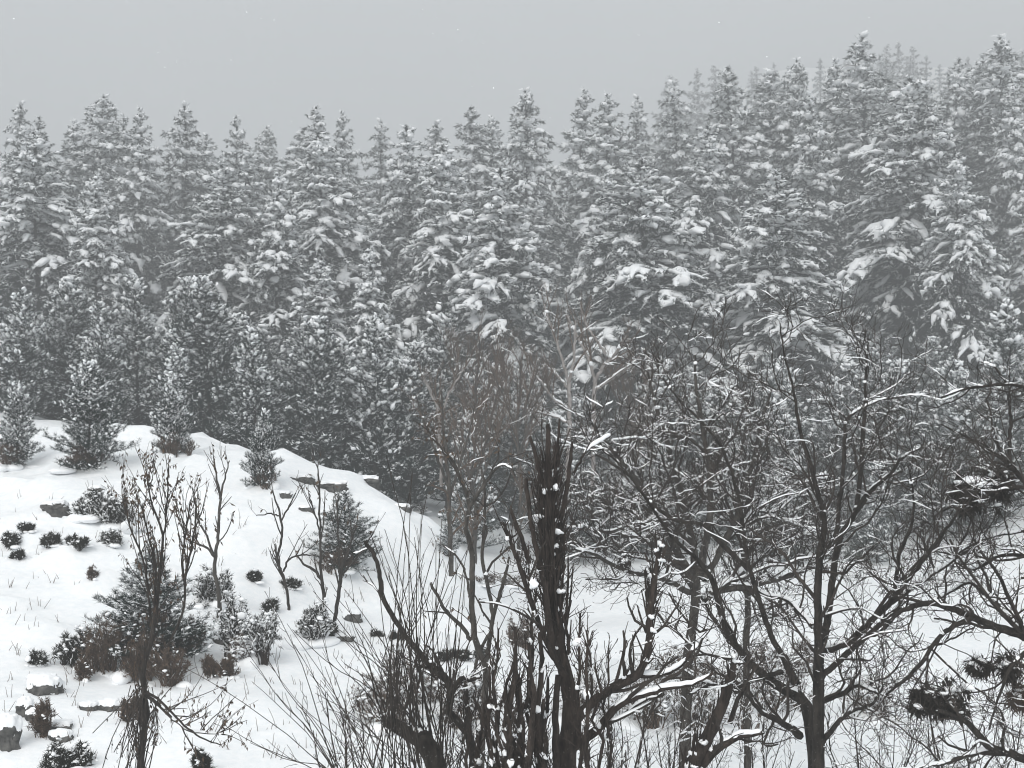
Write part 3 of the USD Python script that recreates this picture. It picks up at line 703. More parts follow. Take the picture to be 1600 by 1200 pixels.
# ------------------------------------------------------------------ the foreground walnut on the right
D0 = 15.0
bare_tree('bare_tree', 'large bare dark tree forking low at the bottom right, two trunks joined', 'tree', [
    ([(1280, 1630, 35.4), (1278, 1400, 29.9), (1276, 1240, 27.2), (1272, 1165, 25.2), (1262, 1110, 20.4), (1246, 1085, 17.0)], D0, 0, []),
    ([(1246, 1088, 20.0), (1207, 1066, 16.0), (1174, 1037, 12.0), (1137, 990, 9.6), (1122, 943, 8.8), (1110, 902, 8.0), (1088, 872, 7.2), (1055, 845, 5.6), (1017, 790, 4.8), (975, 733, 3.6), (938, 700, 2.4)], D0, -1.2),
    ([(1244, 1070, 15.3), (1225, 1030, 11.0), (1212, 1007, 9.3), (1198, 975, 9.3), (1186, 937, 8.5), (1174, 900, 7.6), (1164, 850, 7.2), (1158, 800, 6.8), (1148, 753, 6.0), (1127, 700, 5.1), (1097, 660, 4.2), (1063, 627, 3.4), (1035, 590, 2.1)], D0, 1.6),
    ([(1170, 890, 9), (1127, 850, 8), (1097, 820, 7), (1057, 813, 6.5), (1017, 787, 6), (985, 745, 5), (950, 720, 4), (925, 708, 2.5)], D0 + 1.0, 1.0),
    ([(1280, 1250, 21.6), (1279, 1150, 20.9), (1279, 1101, 20.2), (1279, 1040, 18.0), (1279, 990, 15.1), (1278, 923, 13.0), (1282, 860, 11.5), (1288, 815, 10.1), (1272, 745, 7.9), (1260, 705, 6.5), (1248, 660, 5.8), (1238, 605, 4.3), (1226, 560, 3.2), (1219, 505, 1.8)], D0 - 0.3, -0.6),
    ([(1284, 1000, 13), (1290, 985, 13), (1298, 930, 12), (1305, 870, 11), (1315, 835, 10), (1333, 808, 9), (1341, 770, 8), (1347, 700, 7.5), (1351, 645, 6), (1353, 580, 4), (1357, 535, 2.5)], D0, 1.3),
    ([(1333, 808, 8), (1358, 768, 7), (1387, 745, 6), (1410, 715, 4.5), (1440, 700, 3)], D0 + 0.6, -1.0),
    ([(1306, 850, 8), (1311, 790, 7), (1317, 735, 6.5), (1320, 690, 6), (1324, 655, 5), (1362, 630, 4), (1404, 621, 3.2), (1452, 616, 2.2)], D0 + 0.4, 0.8),
    ([(1286, 1016, 14), (1323, 1005, 12), (1347, 985, 11), (1367, 965, 10), (1393, 940, 10), (1413, 912, 8), (1437, 883, 7), (1463, 848, 6), (1492, 808, 4), (1515, 770, 2.5)], D0 - 0.2, -1.4),
    ([(1393, 942, 8), (1425, 918, 8), (1467, 890, 7), (1517, 855, 6.5), (1542, 840, 5.5), (1600, 830, 4)], D0 - 0.6, 0.6),
    ([(1398, 935, 7), (1400, 900, 7), (1408, 860, 6), (1424, 822, 5), (1428, 780, 3.5), (1420, 730, 2.5)], D0 - 0.5, -0.8),
    ([(1272, 1066, 12), (1300, 1043, 11), (1333, 1013, 10), (1360, 990, 9), (1385, 965, 9), (1407, 948, 8)], D0 - 0.4, -0.3),
    ([(1285, 1095, 12), (1317, 1083, 9), (1340, 1070, 8), (1365, 1080, 6), (1395, 1090, 4)], D0 - 0.3, -1.0),
    ([(1285, 1160, 10), (1308, 1130, 8), (1330, 1112, 6), (1362, 1100, 5), (1380, 1070, 3)], D0 - 0.3, -1.2),
    ([(1250, 1150, 14), (1232, 1135, 11), (1212, 1124, 10), (1190, 1112, 8), (1165, 1085, 5), (1140, 1080, 3)], D0, -1.2),
    ([(1222, 1050, 8), (1185, 1060, 6.5), (1150, 1075, 5), (1110, 1070, 4), (1075, 1085, 3)], D0, -1.6),
    ([(1270, 980, 8), (1245, 950, 7), (1225, 935, 7), (1200, 930, 6), (1170, 915, 4.5), (1140, 912, 3)], D0, 1.4)],
    LV_WALNUT, snow=0.56, twig_snow=0.38, add=0.010, seed=11, sides=12, r_scale=.48)

# ------------------------------------------------------------------ the second big tree, behind it
D1 = 21.0
LVB = [{**l, 'per_m': l['per_m'] * 0.95, 'L': (l['L'][0] * 1.3, l['L'][1] * 1.3)} for l in LV_WALNUT]
LVB[2]['per_m'] *= .72; LVB[2]['r_min'] = 0.0055; LVB[1]['r_min'] = 0.007
bare_tree('bare_tree', 'thick grey-trunked bare tree with snow-lined fan of limbs behind the forked dark one', 'tree', [
    ([(1068, 1330, 18.6), (1072, 1100, 16.1), (1075, 1025, 14.9), (1083, 967, 13.0), (1088, 926, 13.6), (1086, 895, 11.2)], D1, 0, []),
    ([(1088, 915, 15), (1062, 870, 12), (1035, 815, 10), (1005, 765, 8), (975, 725, 6), (945, 690, 4.5), (920, 655, 3)], D1, -1.5),
    ([(1088, 905, 13), (1082, 850, 11), (1070, 790, 9), (1052, 730, 8), (1040, 680, 6), (1022, 625, 4.5), (1012, 580, 3)], D1, 1.2),
    ([(1092, 900, 14), (1102, 850, 11), (1110, 790, 10), (1108, 730, 8), (1098, 670, 6.5), (1088, 610, 5), (1086, 555, 3)], D1, -0.4),
    ([(1098, 905, 13), (1125, 860, 11), (1150, 810, 9), (1168, 750, 8), (1182, 700, 6), (1192, 655, 4.5), (1205, 610, 3)], D1, 1.8),
    ([(1082, 915, 11), (1045, 868, 9), (1000, 842, 7), (955, 832, 6), (905, 824, 4)], D1, -2.0),
    ([(1078, 925, 11), (1030, 902, 10), (985, 893, 8), (950, 878, 7), (925, 864, 5.5), (895, 858, 3.5)], D1, -2.6),
    ([(1070, 890, 9), (1030, 842, 7), (990, 800, 6), (955, 790, 5), (915, 775, 3)], D1, 1.8),
    ([(1100, 935, 12), (1122, 925, 10), (1165, 915, 9), (1215, 905, 7), (1262, 890, 5), (1300, 872, 3)], D1, 1.5),
    ([(1105, 930, 11), (1145, 905, 9), (1190, 870, 8), (1235, 845, 6), (1280, 825, 4)], D1, 2.2),
    ([(1098, 890, 10), (1140, 840, 8), (1190, 790, 7), (1240, 760, 5), (1290, 740, 3)], D1, 2.6),
    ([(1168, 1200, 11), (1166, 1013, 10), (1169, 960, 9.5), (1166, 900, 8), (1158, 840, 7), (1150, 770, 6), (1160, 700, 4), (1170, 640, 3)], D1 + 1, 0.8)],
    LVB, mats=('bark_grey', 'twig_dark'), snow=0.8, twig_snow=0.55, add=0.016, seed=12, sides=12)

# ------------------------------------------------------------------ limbs reaching in from a tree beyond the right edge
D2 = 14.0
bare_tree('bare_tree', 'bare tree at the right edge whose curved limbs reach into the picture', 'tree', [
    ([(1735, 1700, 48.0), (1725, 1400, 41.6), (1705, 1200, 35.2), (1680, 1080, 28.8), (1660, 1020, 22.4)], D2, 0, []),
    ([(1665, 1030, 22), (1620, 1003, 17), (1595, 992, 15), (1550, 977, 12), (1517, 963, 11), (1483, 950, 10), (1457, 943, 9), (1430, 946, 8), (1405, 957, 6), (1380, 985, 4)], D2, -0.4),
    ([(1520, 965, 8), (1483, 983, 7), (1460, 1005, 6.5), (1437, 1040, 6), (1410, 1065, 5), (1385, 1085, 3)], D2 - 0.2, -0.8),
    ([(1655, 1020, 16), (1600, 985, 12), (1567, 957, 10), (1541, 927, 8), (1517, 910, 6), (1490, 922, 4), (1465, 935, 3)], D2, 1.2),
    ([(1720, 1300, 22), (1650, 1215, 16), (1600, 1187, 13), (1570, 1174, 12), (1543, 1165, 11), (1523, 1140, 9), (1500, 1122, 8), (1463, 1110, 6)], D2 - 1.0, -0.4),
    ([(1560, 1170, 8), (1520, 1178, 7), (1480, 1190, 6), (1440, 1200, 4), (1390, 1205, 3)], D2 - 1.0, -0.6),
    ([(1700, 1180, 16), (1640, 1080, 10), (1610, 1020, 8), (1578, 1045, 6), (1560, 1090, 4), (1545, 1140, 3)], D2 - 0.6, -0.6),
    ([(1690, 1120, 20), (1700, 800, 13), (1660, 640, 8), (1600, 605, 5.5), (1572, 600, 5), (1535, 604, 4.5), (1503, 608, 4), (1470, 622, 2.5)], D2 + 0.6, 0.3, [{**LV_WALNUT[0], 'per_m': 2.5}, LV_WALNUT[1], LV_WALNUT[2]]),
    ([(1575, 602, 3.5), (1553, 573, 3), (1533, 566, 2)], D2 + 0.9, 0, []),
    ([(1690, 900, 14), (1640, 790, 10), (1600, 752, 8.5), (1576, 725, 7), (1553, 707, 6), (1524, 690, 4.5), (1492, 675, 3), (1470, 662, 2)], D2 + 0.4, 0.4),
    ([(1578, 726, 6), (1577, 690, 5.5), (1580, 655, 4.5), (1576, 620, 3), (1585, 590, 2)], D2 + 0.5, 0.6),
    ([(1660, 850, 10), (1620, 770, 7), (1570, 765, 6), (1520, 775, 5), (1490, 790, 4), (1470, 800, 3)], D2 - 0.3, 0.4),
    ([(1680, 1000, 12), (1640, 900, 8), (1605, 870, 6.5), (1560, 870, 5), (1520, 890, 4), (1480, 870, 3)], D2 - 0.2, 1.6)],
    LV_WALNUT, snow=0.5, twig_snow=0.30, add=0.012, seed=13)


def leaf_clump(px, py, D, w, h, label, seed, n=36, leafy='bark_dark'):
    r = R_(3000 + seed)
    c = W(px, py, D); s = D / F
    t = thing('leaf_clump', label, 'leaf clump', c)
    o = r.normal(0, 0.42, (n, 3)) * [w * s / 2, w * s / 2, h * s / 2]
    d = unit(r.normal(0, 0.5, (n, 3)) - Z * 0.5)
    obj('dead_foliage', join([leaves(np.repeat(o, 14, 0) + r.normal(0, 0.025, (n * 14, 3)), 0.085, 0.026, r, 0.7), needles(o, d, 12, 0.16, 0.012, r, 0.6)]), leafy, t, kind='stuff')
    k = r.random(n) < 0.30
    obj('snow', blobs(o[k] + Z * 0.04, r.normal(0, 1, (int(k.sum()), 3)) * [1, 1, .3], np.exp(r.normal(0, .3, (int(k.sum()), 1))) * [0.05, 0.034, 0.02], r, 1), 'snow_lump', t, smooth=True, kind='stuff')


leaf_clump(1512, 765, D2 - 0.1, 43, 54, 'dark withered leaf clump with snow lumps on a limb, left of the upper right pair', 1)
leaf_clump(1562, 755, D2 - 0.05, 43, 64, 'dark withered leaf clump hanging right beside its snowy twin, upper right edge', 2)
leaf_clump(1481, 1095, D2 - 0.9, 44, 61, 'big brown-black leaf clump above the snowy branch at the lower right', 3, 46)
leaf_clump(1440, 1095, D2 - 1.0, 36, 43, 'snow-covered leaf clump touching the big brown-black one on its left', 4, 26)
leaf_clump(1577, 1045, D2 - 0.3, 24, 36, 'small dark leaf clump in twigs at the right edge, above the reddish one', 5, 30)
leaf_clump(1594, 1088, D2 - 0.3, 24, 28, 'reddish brown leaf clump cut by the right edge of the photograph', 6, 30, 'dead_leaf')
leaf_clump(1530, 1040, D2 - 0.1, 33, 15, 'narrow dark leaf clump lying along a twig over the snow, lower right', 7, 26)
leaf_clump(974, 872, D1 - 2.2, 9, 15, 'small dark leaf bunch hanging from a limb over the snow, near the centre', 8, 6)

# ------------------------------------------------------------------ the shaggy pollarded tree, bottom centre
DP = 13.0
LVP = [dict(per_m=4.0, L=(0.3, 0.9), ang=(30, 70), up=0.1, crook=0.22, n=6, curl=0.05, r_min=0.0045), dict(per_m=6.0, L=(0.12, 0.35), ang=(30, 70), up=0.1, crook=0.28, n=4, curl=0.05, r_min=0.0035)]
t, cv, loc = bare_tree('pollarded_tree', 'shaggy dark pollarded tree with upright broken stubs, at the bottom centre', 'tree', [
    ([(884, 1800, 38), (884, 1400, 33), (884, 1200, 30), (891, 1138, 27), (893, 1095, 24), (880, 1040, 19), (872, 985, 17), (865, 940, 16), (860, 880, 15), (858, 820, 14), (858, 775, 11), (858, 735, 8)], DP, 0, []),
    ([(858, 820, 12), (856, 745, 10), (857, 700, 8.5), (856, 663, 6.5)], DP - .05, 0, []),
    ([(866, 815, 8), (870, 745, 6), (873, 695, 4.5), (874, 655, 3)], DP + .1, 0, []),
    ([(850, 810, 10), (846, 755, 8.5), (838, 715, 7), (829, 682, 4)], DP, 0.1, []),
    ([(872, 830, 9), (884, 770, 7), (891, 720, 6), (894, 690, 3)], DP, -.1, []),
    ([(896, 740, 4), (915, 706, 3.5), (935, 690, 3), (955, 678, 2)], DP, 0.3, LVP),
    ([(862, 1020, 13), (852, 920, 9), (838, 860, 8), (828, 800, 7), (822, 748, 6)], DP - .2, 0.2, []),
    ([(882, 1055, 10), (860, 1015, 9), (838, 962, 8), (822, 915, 7.5), (806, 868, 6), (792, 830, 4.5), (784, 815, 3)], DP - .3, -0.4, LVP),
    ([(826, 880, 8), (818, 850, 7), (806, 818, 6), (798, 795, 4)], DP - .35, -.1, []),
    ([(869, 1400, 13), (869, 1200, 12), (868, 1120, 11), (872, 1055, 9)], DP - .15, 0, []),
    ([(902, 1122, 17), (926, 1097, 15), (962, 1072, 14), (988, 1060, 13), (1001, 1048, 12), (1013, 1010, 11), (1015, 962, 10), (1020, 915, 9), (1027, 880, 8), (1033, 850, 6)], DP, 0.5, LVP),
    ([(898, 1165, 18), (931, 1141, 14), (966, 1103, 11), (1000, 1088, 10), (1045, 1074, 8), (1085, 1068, 6), (1115, 1050, 4)], DP, -0.7, LVP),
    ([(1000, 1055, 9), (1030, 1055, 8), (1062, 1040, 7), (1085, 1012, 5), (1105, 1000, 3)], DP + .3, 0.4, LVP)],
    LVP, mats=('bark_brown', 'twig_dark'), snow=0.75, twig_snow=0.35, add=0.016, seed=21, sides=12)
rp = R_(77)
P, R = cv[0][0], cv[0][1]
top = P[:, 2] > W(0, 1080, DP)[2]
shoots(t, loc, P[top], R[top] * 1.5, 150, (0.12, 0.65), rp, 'bark_brown', ang=(8, 46), rr=(0.04, 0.16), r_min=0.004, crook=.13, up=1.1, snow=0.05, t0=.25, name='broken_shoots', sub=dict(per_m=6, L=(0.06, 0.25), ang=(15, 60), up=0.3, crook=0.2, n=4, r_min=0.0035))
shoots(t, loc, P[top], R[top] * 1.1, 70, (0.10, 0.40), rp, 'twig_dark', ang=(18, 62), rr=(0.03, 0.10), r_min=0.0035, crook=.2, up=.6, snow=0.08, name='ragged_twigs', sub=dict(per_m=6, L=(.05, .2), ang=(25, 60), up=.2, crook=.2, n=3, r_min=.003))
shoots(t, loc, P[top], R[top] * 1.5, 26, (0.3, 0.9), rp, 'bark_brown', ang=(4, 20), rr=(0.08, 0.22), r_min=0.006, crook=.08, up=.8, snow=0.1, name='broken_poles')
P, R = cv[10][0], cv[10][1]
shoots(t, loc, P[6:], R[6:], 34, (0.14, 0.40), rp, 'bark_brown', ang=(15, 45), rr=(0.2, 0.5), r_min=0.005, snow=0.3, name='broken_shoots')
P, R = cv[7][0], cv[7][1]
shoots(t, loc, P, R, 16, (0.2, 0.6), rp, 'bark_brown', ang=(10, 40), rr=(0.2, 0.5), r_min=0.0045, snow=0.15, name='broken_shoots')

# the rank of thin pollard stems standing close on its left
t = thing('pollard_stems', 'clump of thin shaggy upright stems close left of the pollarded tree', 'tree', W(820, 1790, DP - .4))
loc = np.array(W(820, 1790, DP - .4)); r = R_(78)
STEMS = [(845, 985, 8, 4), (822, 1000, 7, -6), (803, 975, 5, -2), (836, 1040, 9, 6), (790, 1035, 5, -8), (812, 1060, 8, 3), (775, 1075, 5, -10), (762, 1040, 4, -4), (855, 1090, 6, 5), (800, 1100, 7, 8), (748, 1090, 5, 8), (782, 985, 4, 6), (828, 930, 5, -5), (846, 1060, 6, -9), (817, 1010, 5, 12), (770, 1010, 3, -3), (733, 1120, 4, -6), (795, 1060, 6, -3), (912, 1010, 5, -8), (925, 985, 4, 10), (940, 1040, 4, 14), (905, 960, 4, -3), (952, 1015, 3, 8)]
for i, (x, top, hw, lean) in enumerate(STEMS):
    P, R = guided([(x + lean, 1790, hw * 1.5), (x + lean * .6, 1400, hw * 1.3), (x, 1200, hw), (x - lean * .4, (1200 + top) / 2, hw * .9), (x - lean, top, hw * .55)], DP - .4 + r.uniform(-.3, .3), 0, rng=r, wob=0.028, r_scale=0.75)
    g = grow(P, R, [dict(per_m=22, slim=.012, L=(0.06, 0.42), ang=(10, 60), up=0.5, crook=0.22, n=4, r_min=0.0045), dict(per_m=7, L=(0.06, 0.22), ang=(30, 70), up=0.1, crook=0.3, n=4, r_min=0.0033)], r)
    s = obj('stem', place(join([tubes(P, R, 6)] + [tubes(a, b, 3) for a, b in g[1:]]), loc), 'bark_brown', t)
    obj('snow', place(join([snow_on(P, R, r, .5, .012)] + [snow_on(a, b, r, .4, .009, 4) for a, b in g[1:2]] + [blobs(along(P[None], R[None], r.uniform(.5, .95, (1, 5)))[0][0] + r.normal(0, .02, (5, 3)), r.normal(0, 1, (5, 3)), r.uniform(.015, .045, (5, 3)), r, 1)]), loc), 'snow_lump', s, smooth=True, kind='stuff')

# the leaning spiky trunk right of it
t, cv, loc = bare_tree('dead_trunk', 'leaning dead spiky trunk between the pollarded tree and the forked tree', 'tree', [
    ([(1030, 1800, 34), (1062, 1300, 26), (1081, 1200, 22), (1102, 1162, 20), (1119, 1121, 17), (1134, 1086, 15), (1142, 1060, 12), (1149, 1030, 7)], 13.4, 0, []),
    ([(1098, 1195, 14), (1118, 1172, 13), (1150, 1152, 11), (1175, 1148, 8), (1193, 1144, 6)], 13.4, -.3, LVP),
    ([(1140, 1130, 8), (1152, 1095, 7), (1166, 1070, 5), (1180, 1040, 3)], 13.5, .2, LVP)],
    LVP, mats=('bark_brown', 'twig_dark'), snow=0.75, add=0.016, seed=22)
shoots(t, loc, cv[0][0][12:], cv[0][1][12:], 40, (0.10, 0.34), R_(79), 'bark_brown', ang=(10, 45), rr=(0.2, 0.5), r_min=0.005, snow=0.3, name='broken_shoots')

# ------------------------------------------------------------------ the low pollard with the long curved limb, and its shoots
t, cv, loc = bare_tree('pollarded_tree', 'low knobbly pollard with one long curved limb rising to the left', 'tree', [
    ([(770, 1800, 30), (762, 1350, 24), (748, 1210, 17), (739, 1180, 14), (733, 1150, 13), (718, 1130, 12), (697, 1108, 11)], 14.2, 0, []),
    ([(700, 1112, 11), (704, 1075, 13), (688, 1052, 13), (673, 1040, 11), (636, 997, 9), (611, 959, 8.5), (598, 931, 8), (594, 903, 7.5), (586, 870, 7), (571, 846, 7)], 14.2, 0.5, [{**LVP[0], 'per_m': 2.2}, LVP[1]]),
    ([(704, 1080, 9), (722, 1060, 8), (735, 1062, 7), (752, 1058, 4)], 14.2, 0, LVP),
    ([(735, 1160, 10), (730, 1110, 8), (728, 1070, 6)], 14.1, 0, LVP)],
    LVP, mats=('bark_dark', 'twig_dark'), snow=0.5, seed=23, r_scale=0.52)
shoots(t, loc, cv[1][0][:14], cv[1][1][:14], 70, (0.25, 0.7), R_(80), 'bark_brown', ang=(20, 70), rr=(0.08, 0.2), r_min=0.0035, snow=0.08, name='brown_shoots', up=0.3)


def stool(rows, D, label, bases, tips, seed, spread, nshoot, bow, r0=0.0075):
    """A coppice stool: a knobbly stump with a fan of whippy shoots, each shoot a part."""
    r = R_(4000 + seed)
    P, R = guided(rows, D, 0, rng=r, wob=0.01, r_scale=0.85)
    loc = P[0].copy()
    t = thing('coppice_stool', label, 'tree', loc)
    s = obj('stump', place(tubes(P, R, 9), loc), 'bark_dark', t, smooth=True)
    obj('snow', place(join([snow_on(P, R, r, .8, .02), blobs(along(P[None], R[None], r.uniform(.4, 1, (1, 9)))[0][0] + Z * .05, r.normal(0, 1, (9, 3)) * [1, 1, .2], r.uniform(.03, .07, (9, 3)), r, 1)]), loc), 'snow_lump', s, smooth=True, kind='stuff')
    for i in range(nshoot):
        a = np.array(bases[i % len(bases)], float) + r.normal(0, 7, 2)
        u = r.random()
        k = r.integers(len(tips) - 1); b = np.array(tips[k]) * (1 - u) + np.array(tips[k + 1]) * u + r.normal(0, spread, 2)
        q = (0.6 + 0.4 * r.random()); b = a + (b - a) * q
        dd = r.uniform(-1.2, 1.0)
        c = a + (b - a) * 0.5 + np.array([bow * (b[0] - a[0]), -abs(bow) * abs(b[0] - a[0]) * 0.5]) + r.normal(0, 6, 2)
        Q, S = guided([(*a, r0 * F / D), (*((a + c) / 2 + r.normal(0, 3, 2)), r0 * F / D * .9), (*c, r0 * F / D * .7), (*((c + b) / 2 + r.normal(0, 4, 2)), r0 * F / D * .55), (*b, r0 * F / D * .4)], D, dd, n=10, rng=r, wob=.004, r_scale=0.9)
        g = spawn(Q[None], S[None], 2.2, (.10, .45), r, t0=.25, ang=(15, 45), up=.25, crook=.1, n=4, r_min=.0028)
        obj('shoot', place(join([tubes(Q, S, 4), tubes(*g, 3)]), loc), 'twig_dark', t)
    return t


stool([(700, 1800, 30), (692, 1350, 24), (684, 1205, 19), (670, 1165, 20), (640, 1147, 15), (605, 1128, 11)], 13.0, 'knobbly coppice stool at the bottom with a dense fan of whippy shoots',
      [(600, 1128), (622, 1138), (645, 1148), (664, 1158), (680, 1172), (690, 1190)], [(480, 1010), (520, 960), (560, 850), (620, 720), (680, 760), (720, 830), (760, 900)], 1, 18, 46, -0.10)
stool([(600, 1700, 22), (598, 1330, 18), (592, 1270, 15), (585, 1250, 13)], 12.0, 'coppice stool hidden below the frame whose thin shoots bow far out to the left',
      [(560, 1270), (585, 1265), (605, 1275)], [(255, 1080), (330, 1030), (385, 1030), (430, 950), (470, 900)], 2, 14, 15, -0.06, 0.0062)
stool([(640, 1700, 22), (640, 1330, 18), (636, 1255, 16), (628, 1230, 13)], 12.4, 'twiggy coppice stool on the bottom edge left of the knobbly one',
      [(600, 1225), (625, 1220), (645, 1225), (660, 1230)], [(500, 1080), (540, 1000), (580, 960), (630, 980), (660, 1040)], 3, 20, 34, -0.08, 0.006)

def thicket_bush(px, D, w, top, label, n, seed, bottom=1290):
    """A bare bush rooted below the frame: a sheaf of crooked stems (each a part with its twigs) and the snow caught in it."""
    r = R_(5000 + seed); loc = W(px, bottom, D); loc[2] = max(loc[2] - .5, G(loc[0], D)); s_ = D / F
    t = thing('bare_bush', label, 'bush', loc)
    for i in range(n):
        tip = W(px + r.normal(0, w * .38), top + abs(r.normal(0, .35)) * (bottom - top) * .9, D + r.normal(0, .5)) - loc
        b = r.normal(0, 1, 3) * [w * s_ * .10, .15, 0]; k = np.linspace(0, 1, 7)[:, None]
        P = b * (1 - k) + tip * k + r.normal(0, .03, (7, 3)) * np.sin(np.pi * k); R = np.linspace(r.uniform(.008, .018), .004, 7)
        g = grow(P, R, [dict(per_m=9, L=(.15, .6), ang=(20, 65), up=.25, crook=.22, n=5, r_min=.004, slim=.01), dict(per_m=9, L=(.06, .28), ang=(30, 70), up=.1, crook=.28, n=4, r_min=.003, slim=.01)], r)
        st = obj('stem', join([tubes(P, R, 5)] + [tubes(a, c, 3) for a, c in g[1:]]), 'bark_brown' if i % 3 else 'twig_dark', t)
        obj('snow', join([snow_on(P, R, r, .6, .016)] + [snow_on(a, c, r, q, .011, 4) for (a, c), q in zip(g[1:], (.5, .35))]), 'snow_lump', st, smooth=True, kind='stuff')


for i, (px, D, w, top, n, lab) in enumerate(((560, 12.8, 130, 1080, 9, 'bare bush on the bottom edge, leftmost of the thicket under the whippy shoots'), (660, 15, 150, 1020, 9, 'bare bush in the thicket under the long curved limb'), (745, 14.5, 110, 1050, 8, 'bare bush at the bottom under the several-stemmed tree'),
        (960, 16, 150, 1020, 10, 'bare bush right of the pollarded trunk, under its right limbs'), (1050, 17, 150, 1030, 10, 'snowy bare bush left of the leaning dead trunk'), (1170, 17.5, 150, 1050, 9, 'snowy bare bush between the leaning dead trunk and the forked tree'), (1350, 16, 170, 1060, 9, 'bare bush right of the forked trunk at the bottom'), (1490, 15.5, 170, 1040, 10, 'bare bush at the bottom under the big leaf clump'), (1580, 15, 110, 1000, 7, 'bare bush in the bottom right corner'))):
    thicket_bush(px, D, w, top, lab, n, i)

# ------------------------------------------------------------------ the multi-stemmed tree with brown leaves, left of the pollard
DE = 20.0
LVE = [dict(per_m=3.2, L=(0.5, 1.3), ang=(25, 60), up=0.2, crook=0.2, n=6, curl=0.0, r_min=0.005), dict(per_m=6, L=(0.2, 0.5), ang=(30, 70), up=0.0, crook=0.25, n=5, curl=-0.02, r_min=0.0045), dict(per_m=7, L=(0.08, 0.22), ang=(30, 70), up=0, crook=0.3, n=4, curl=-.05, r_min=0.004)]
LV1 = [{**LVE[0], 'per_m': 1.6, 'L': (.2, .7)}, {**LVE[1], 'per_m': 3}]
bare_tree('brown_leaved_tree', 'slender several-stemmed tree with withered brown leaves left of the pollarded tree', 'tree', [
    ([(750, 1350, 12), (752, 1180, 10), (757, 1100, 9), (759, 1040, 9), (746, 1015, 9), (738, 960, 8), (738, 880, 8), (735, 850, 7), (727, 825, 6)], DE, 0, LV1),
    ([(727, 828, 6), (733, 795, 6), (730, 775, 5.5), (719, 748, 5), (706, 719, 4.5), (690, 705, 3.5), (678, 706, 2)], DE, .4, LVE),
    ([(735, 790, 5.5), (745, 775, 5), (757, 758, 4.5), (772, 736, 4), (784, 727, 3), (797, 730, 2.5), (805, 745, 2)], DE, -.4, LVE),
    ([(759, 1035, 8), (768, 985, 7), (770, 966, 7), (780, 930, 6), (790, 897, 5), (795, 870, 3)], DE + .3, .4, LV1),
    ([(770, 960, 6), (762, 915, 6), (753, 872, 5.5), (757, 818, 5), (758, 770, 4), (752, 730, 3)], DE + .3, -.3, LVE),
    ([(736, 1000, 6), (722, 980, 6), (697, 955, 5), (684, 932, 4.5), (673, 911, 4)], DE - .2, -.3, LV1),
    ([(738, 960, 4.5), (731, 915, 4), (725, 890, 3.5), (712, 868, 3), (690, 850, 2)], DE + .4, .2, LV1),
    ([(742, 1045, 5), (752, 1010, 5), (768, 985, 5)], DE + .2, 0, [])],
    LVE, mats=('bark_grey', 'twig_dark'), snow=0.5, twig_snow=0.28, seed=31, leaf=(2, 0.55, 0.075, 0.034, 0.5))
bare_tree('brown_leaved_tree', 'greyish brown-twigged tree hazier behind the several-stemmed one, in the gully', 'tree', [
    ([(705, 900, 8), (702, 800, 7), (698, 720, 6), (692, 660, 4), (690, 610, 3)], 34, 0, LVE),
    ([(702, 780, 5), (720, 720, 4), (735, 670, 3), (742, 630, 2)], 34, .6, LVE),
    ([(700, 760, 5), (678, 700, 4), (660, 650, 3), (650, 620, 2)], 34, -.5, LVE)],
    [{**LVE[0], 'L': (0.6, 1.8)}, {**LVE[1], 'L': (.3, .8), 'r_min': .007}, {**LVE[2], 'L': (.12, .35), 'r_min': .006}], mats=('bark_grey', 'dry_scrub'), snow=0.4, seed=32, r_scale=0.5, leaf=(2, 0.35, 0.09, 0.045, 0.5))

# ------------------------------------------------------------------ pale snow-lined trees in front of the great pine
LVW = [dict(per_m=2.2, L=(0.7, 2.0), ang=(20, 45), up=0.35, crook=0.1, n=6, curl=0.06, r_min=0.011), dict(per_m=4.0, L=(0.3, 1.0), ang=(20, 50), up=0.25, crook=0.15, n=5, curl=0.05, r_min=0.008), dict(per_m=5, L=(.15, .45), ang=(20, 55), up=.2, crook=.2, n=4, r_min=.006)]
bare_tree('snow_lined_tree', 'slim bare tree with white snow-lined forking limbs, right one of the pale pair', 'tree', [
    ([(925, 800, 4), (927, 700, 4), (928, 640, 4), (930, 592, 3.6)], 57, 0, []),
    ([(930, 592, 3.4), (917, 556, 2.8), (905, 531, 2.5), (894, 508, 2), (887, 492, 1.4)], 57, .8),
    ([(931, 592, 3.4), (945, 570, 3), (962, 552, 2.6), (970, 540, 2.2), (979, 524, 1.5)], 57, -.8),
    ([(947, 553, 2.6), (932, 532, 2.2), (920, 516, 2), (912, 495, 1.7), (906, 476, 1.2)], 57, .5),
    ([(930, 610, 2.8), (950, 595, 2.4), (970, 580, 2.2), (985, 570, 1.5), (1000, 558, 1.2)], 57, -1)],
    LVW, mats=('twig_pale', 'dry_scrub'), snow=0.95, twig_snow=0.6, add=0.042, seed=41, r_scale=0.9)
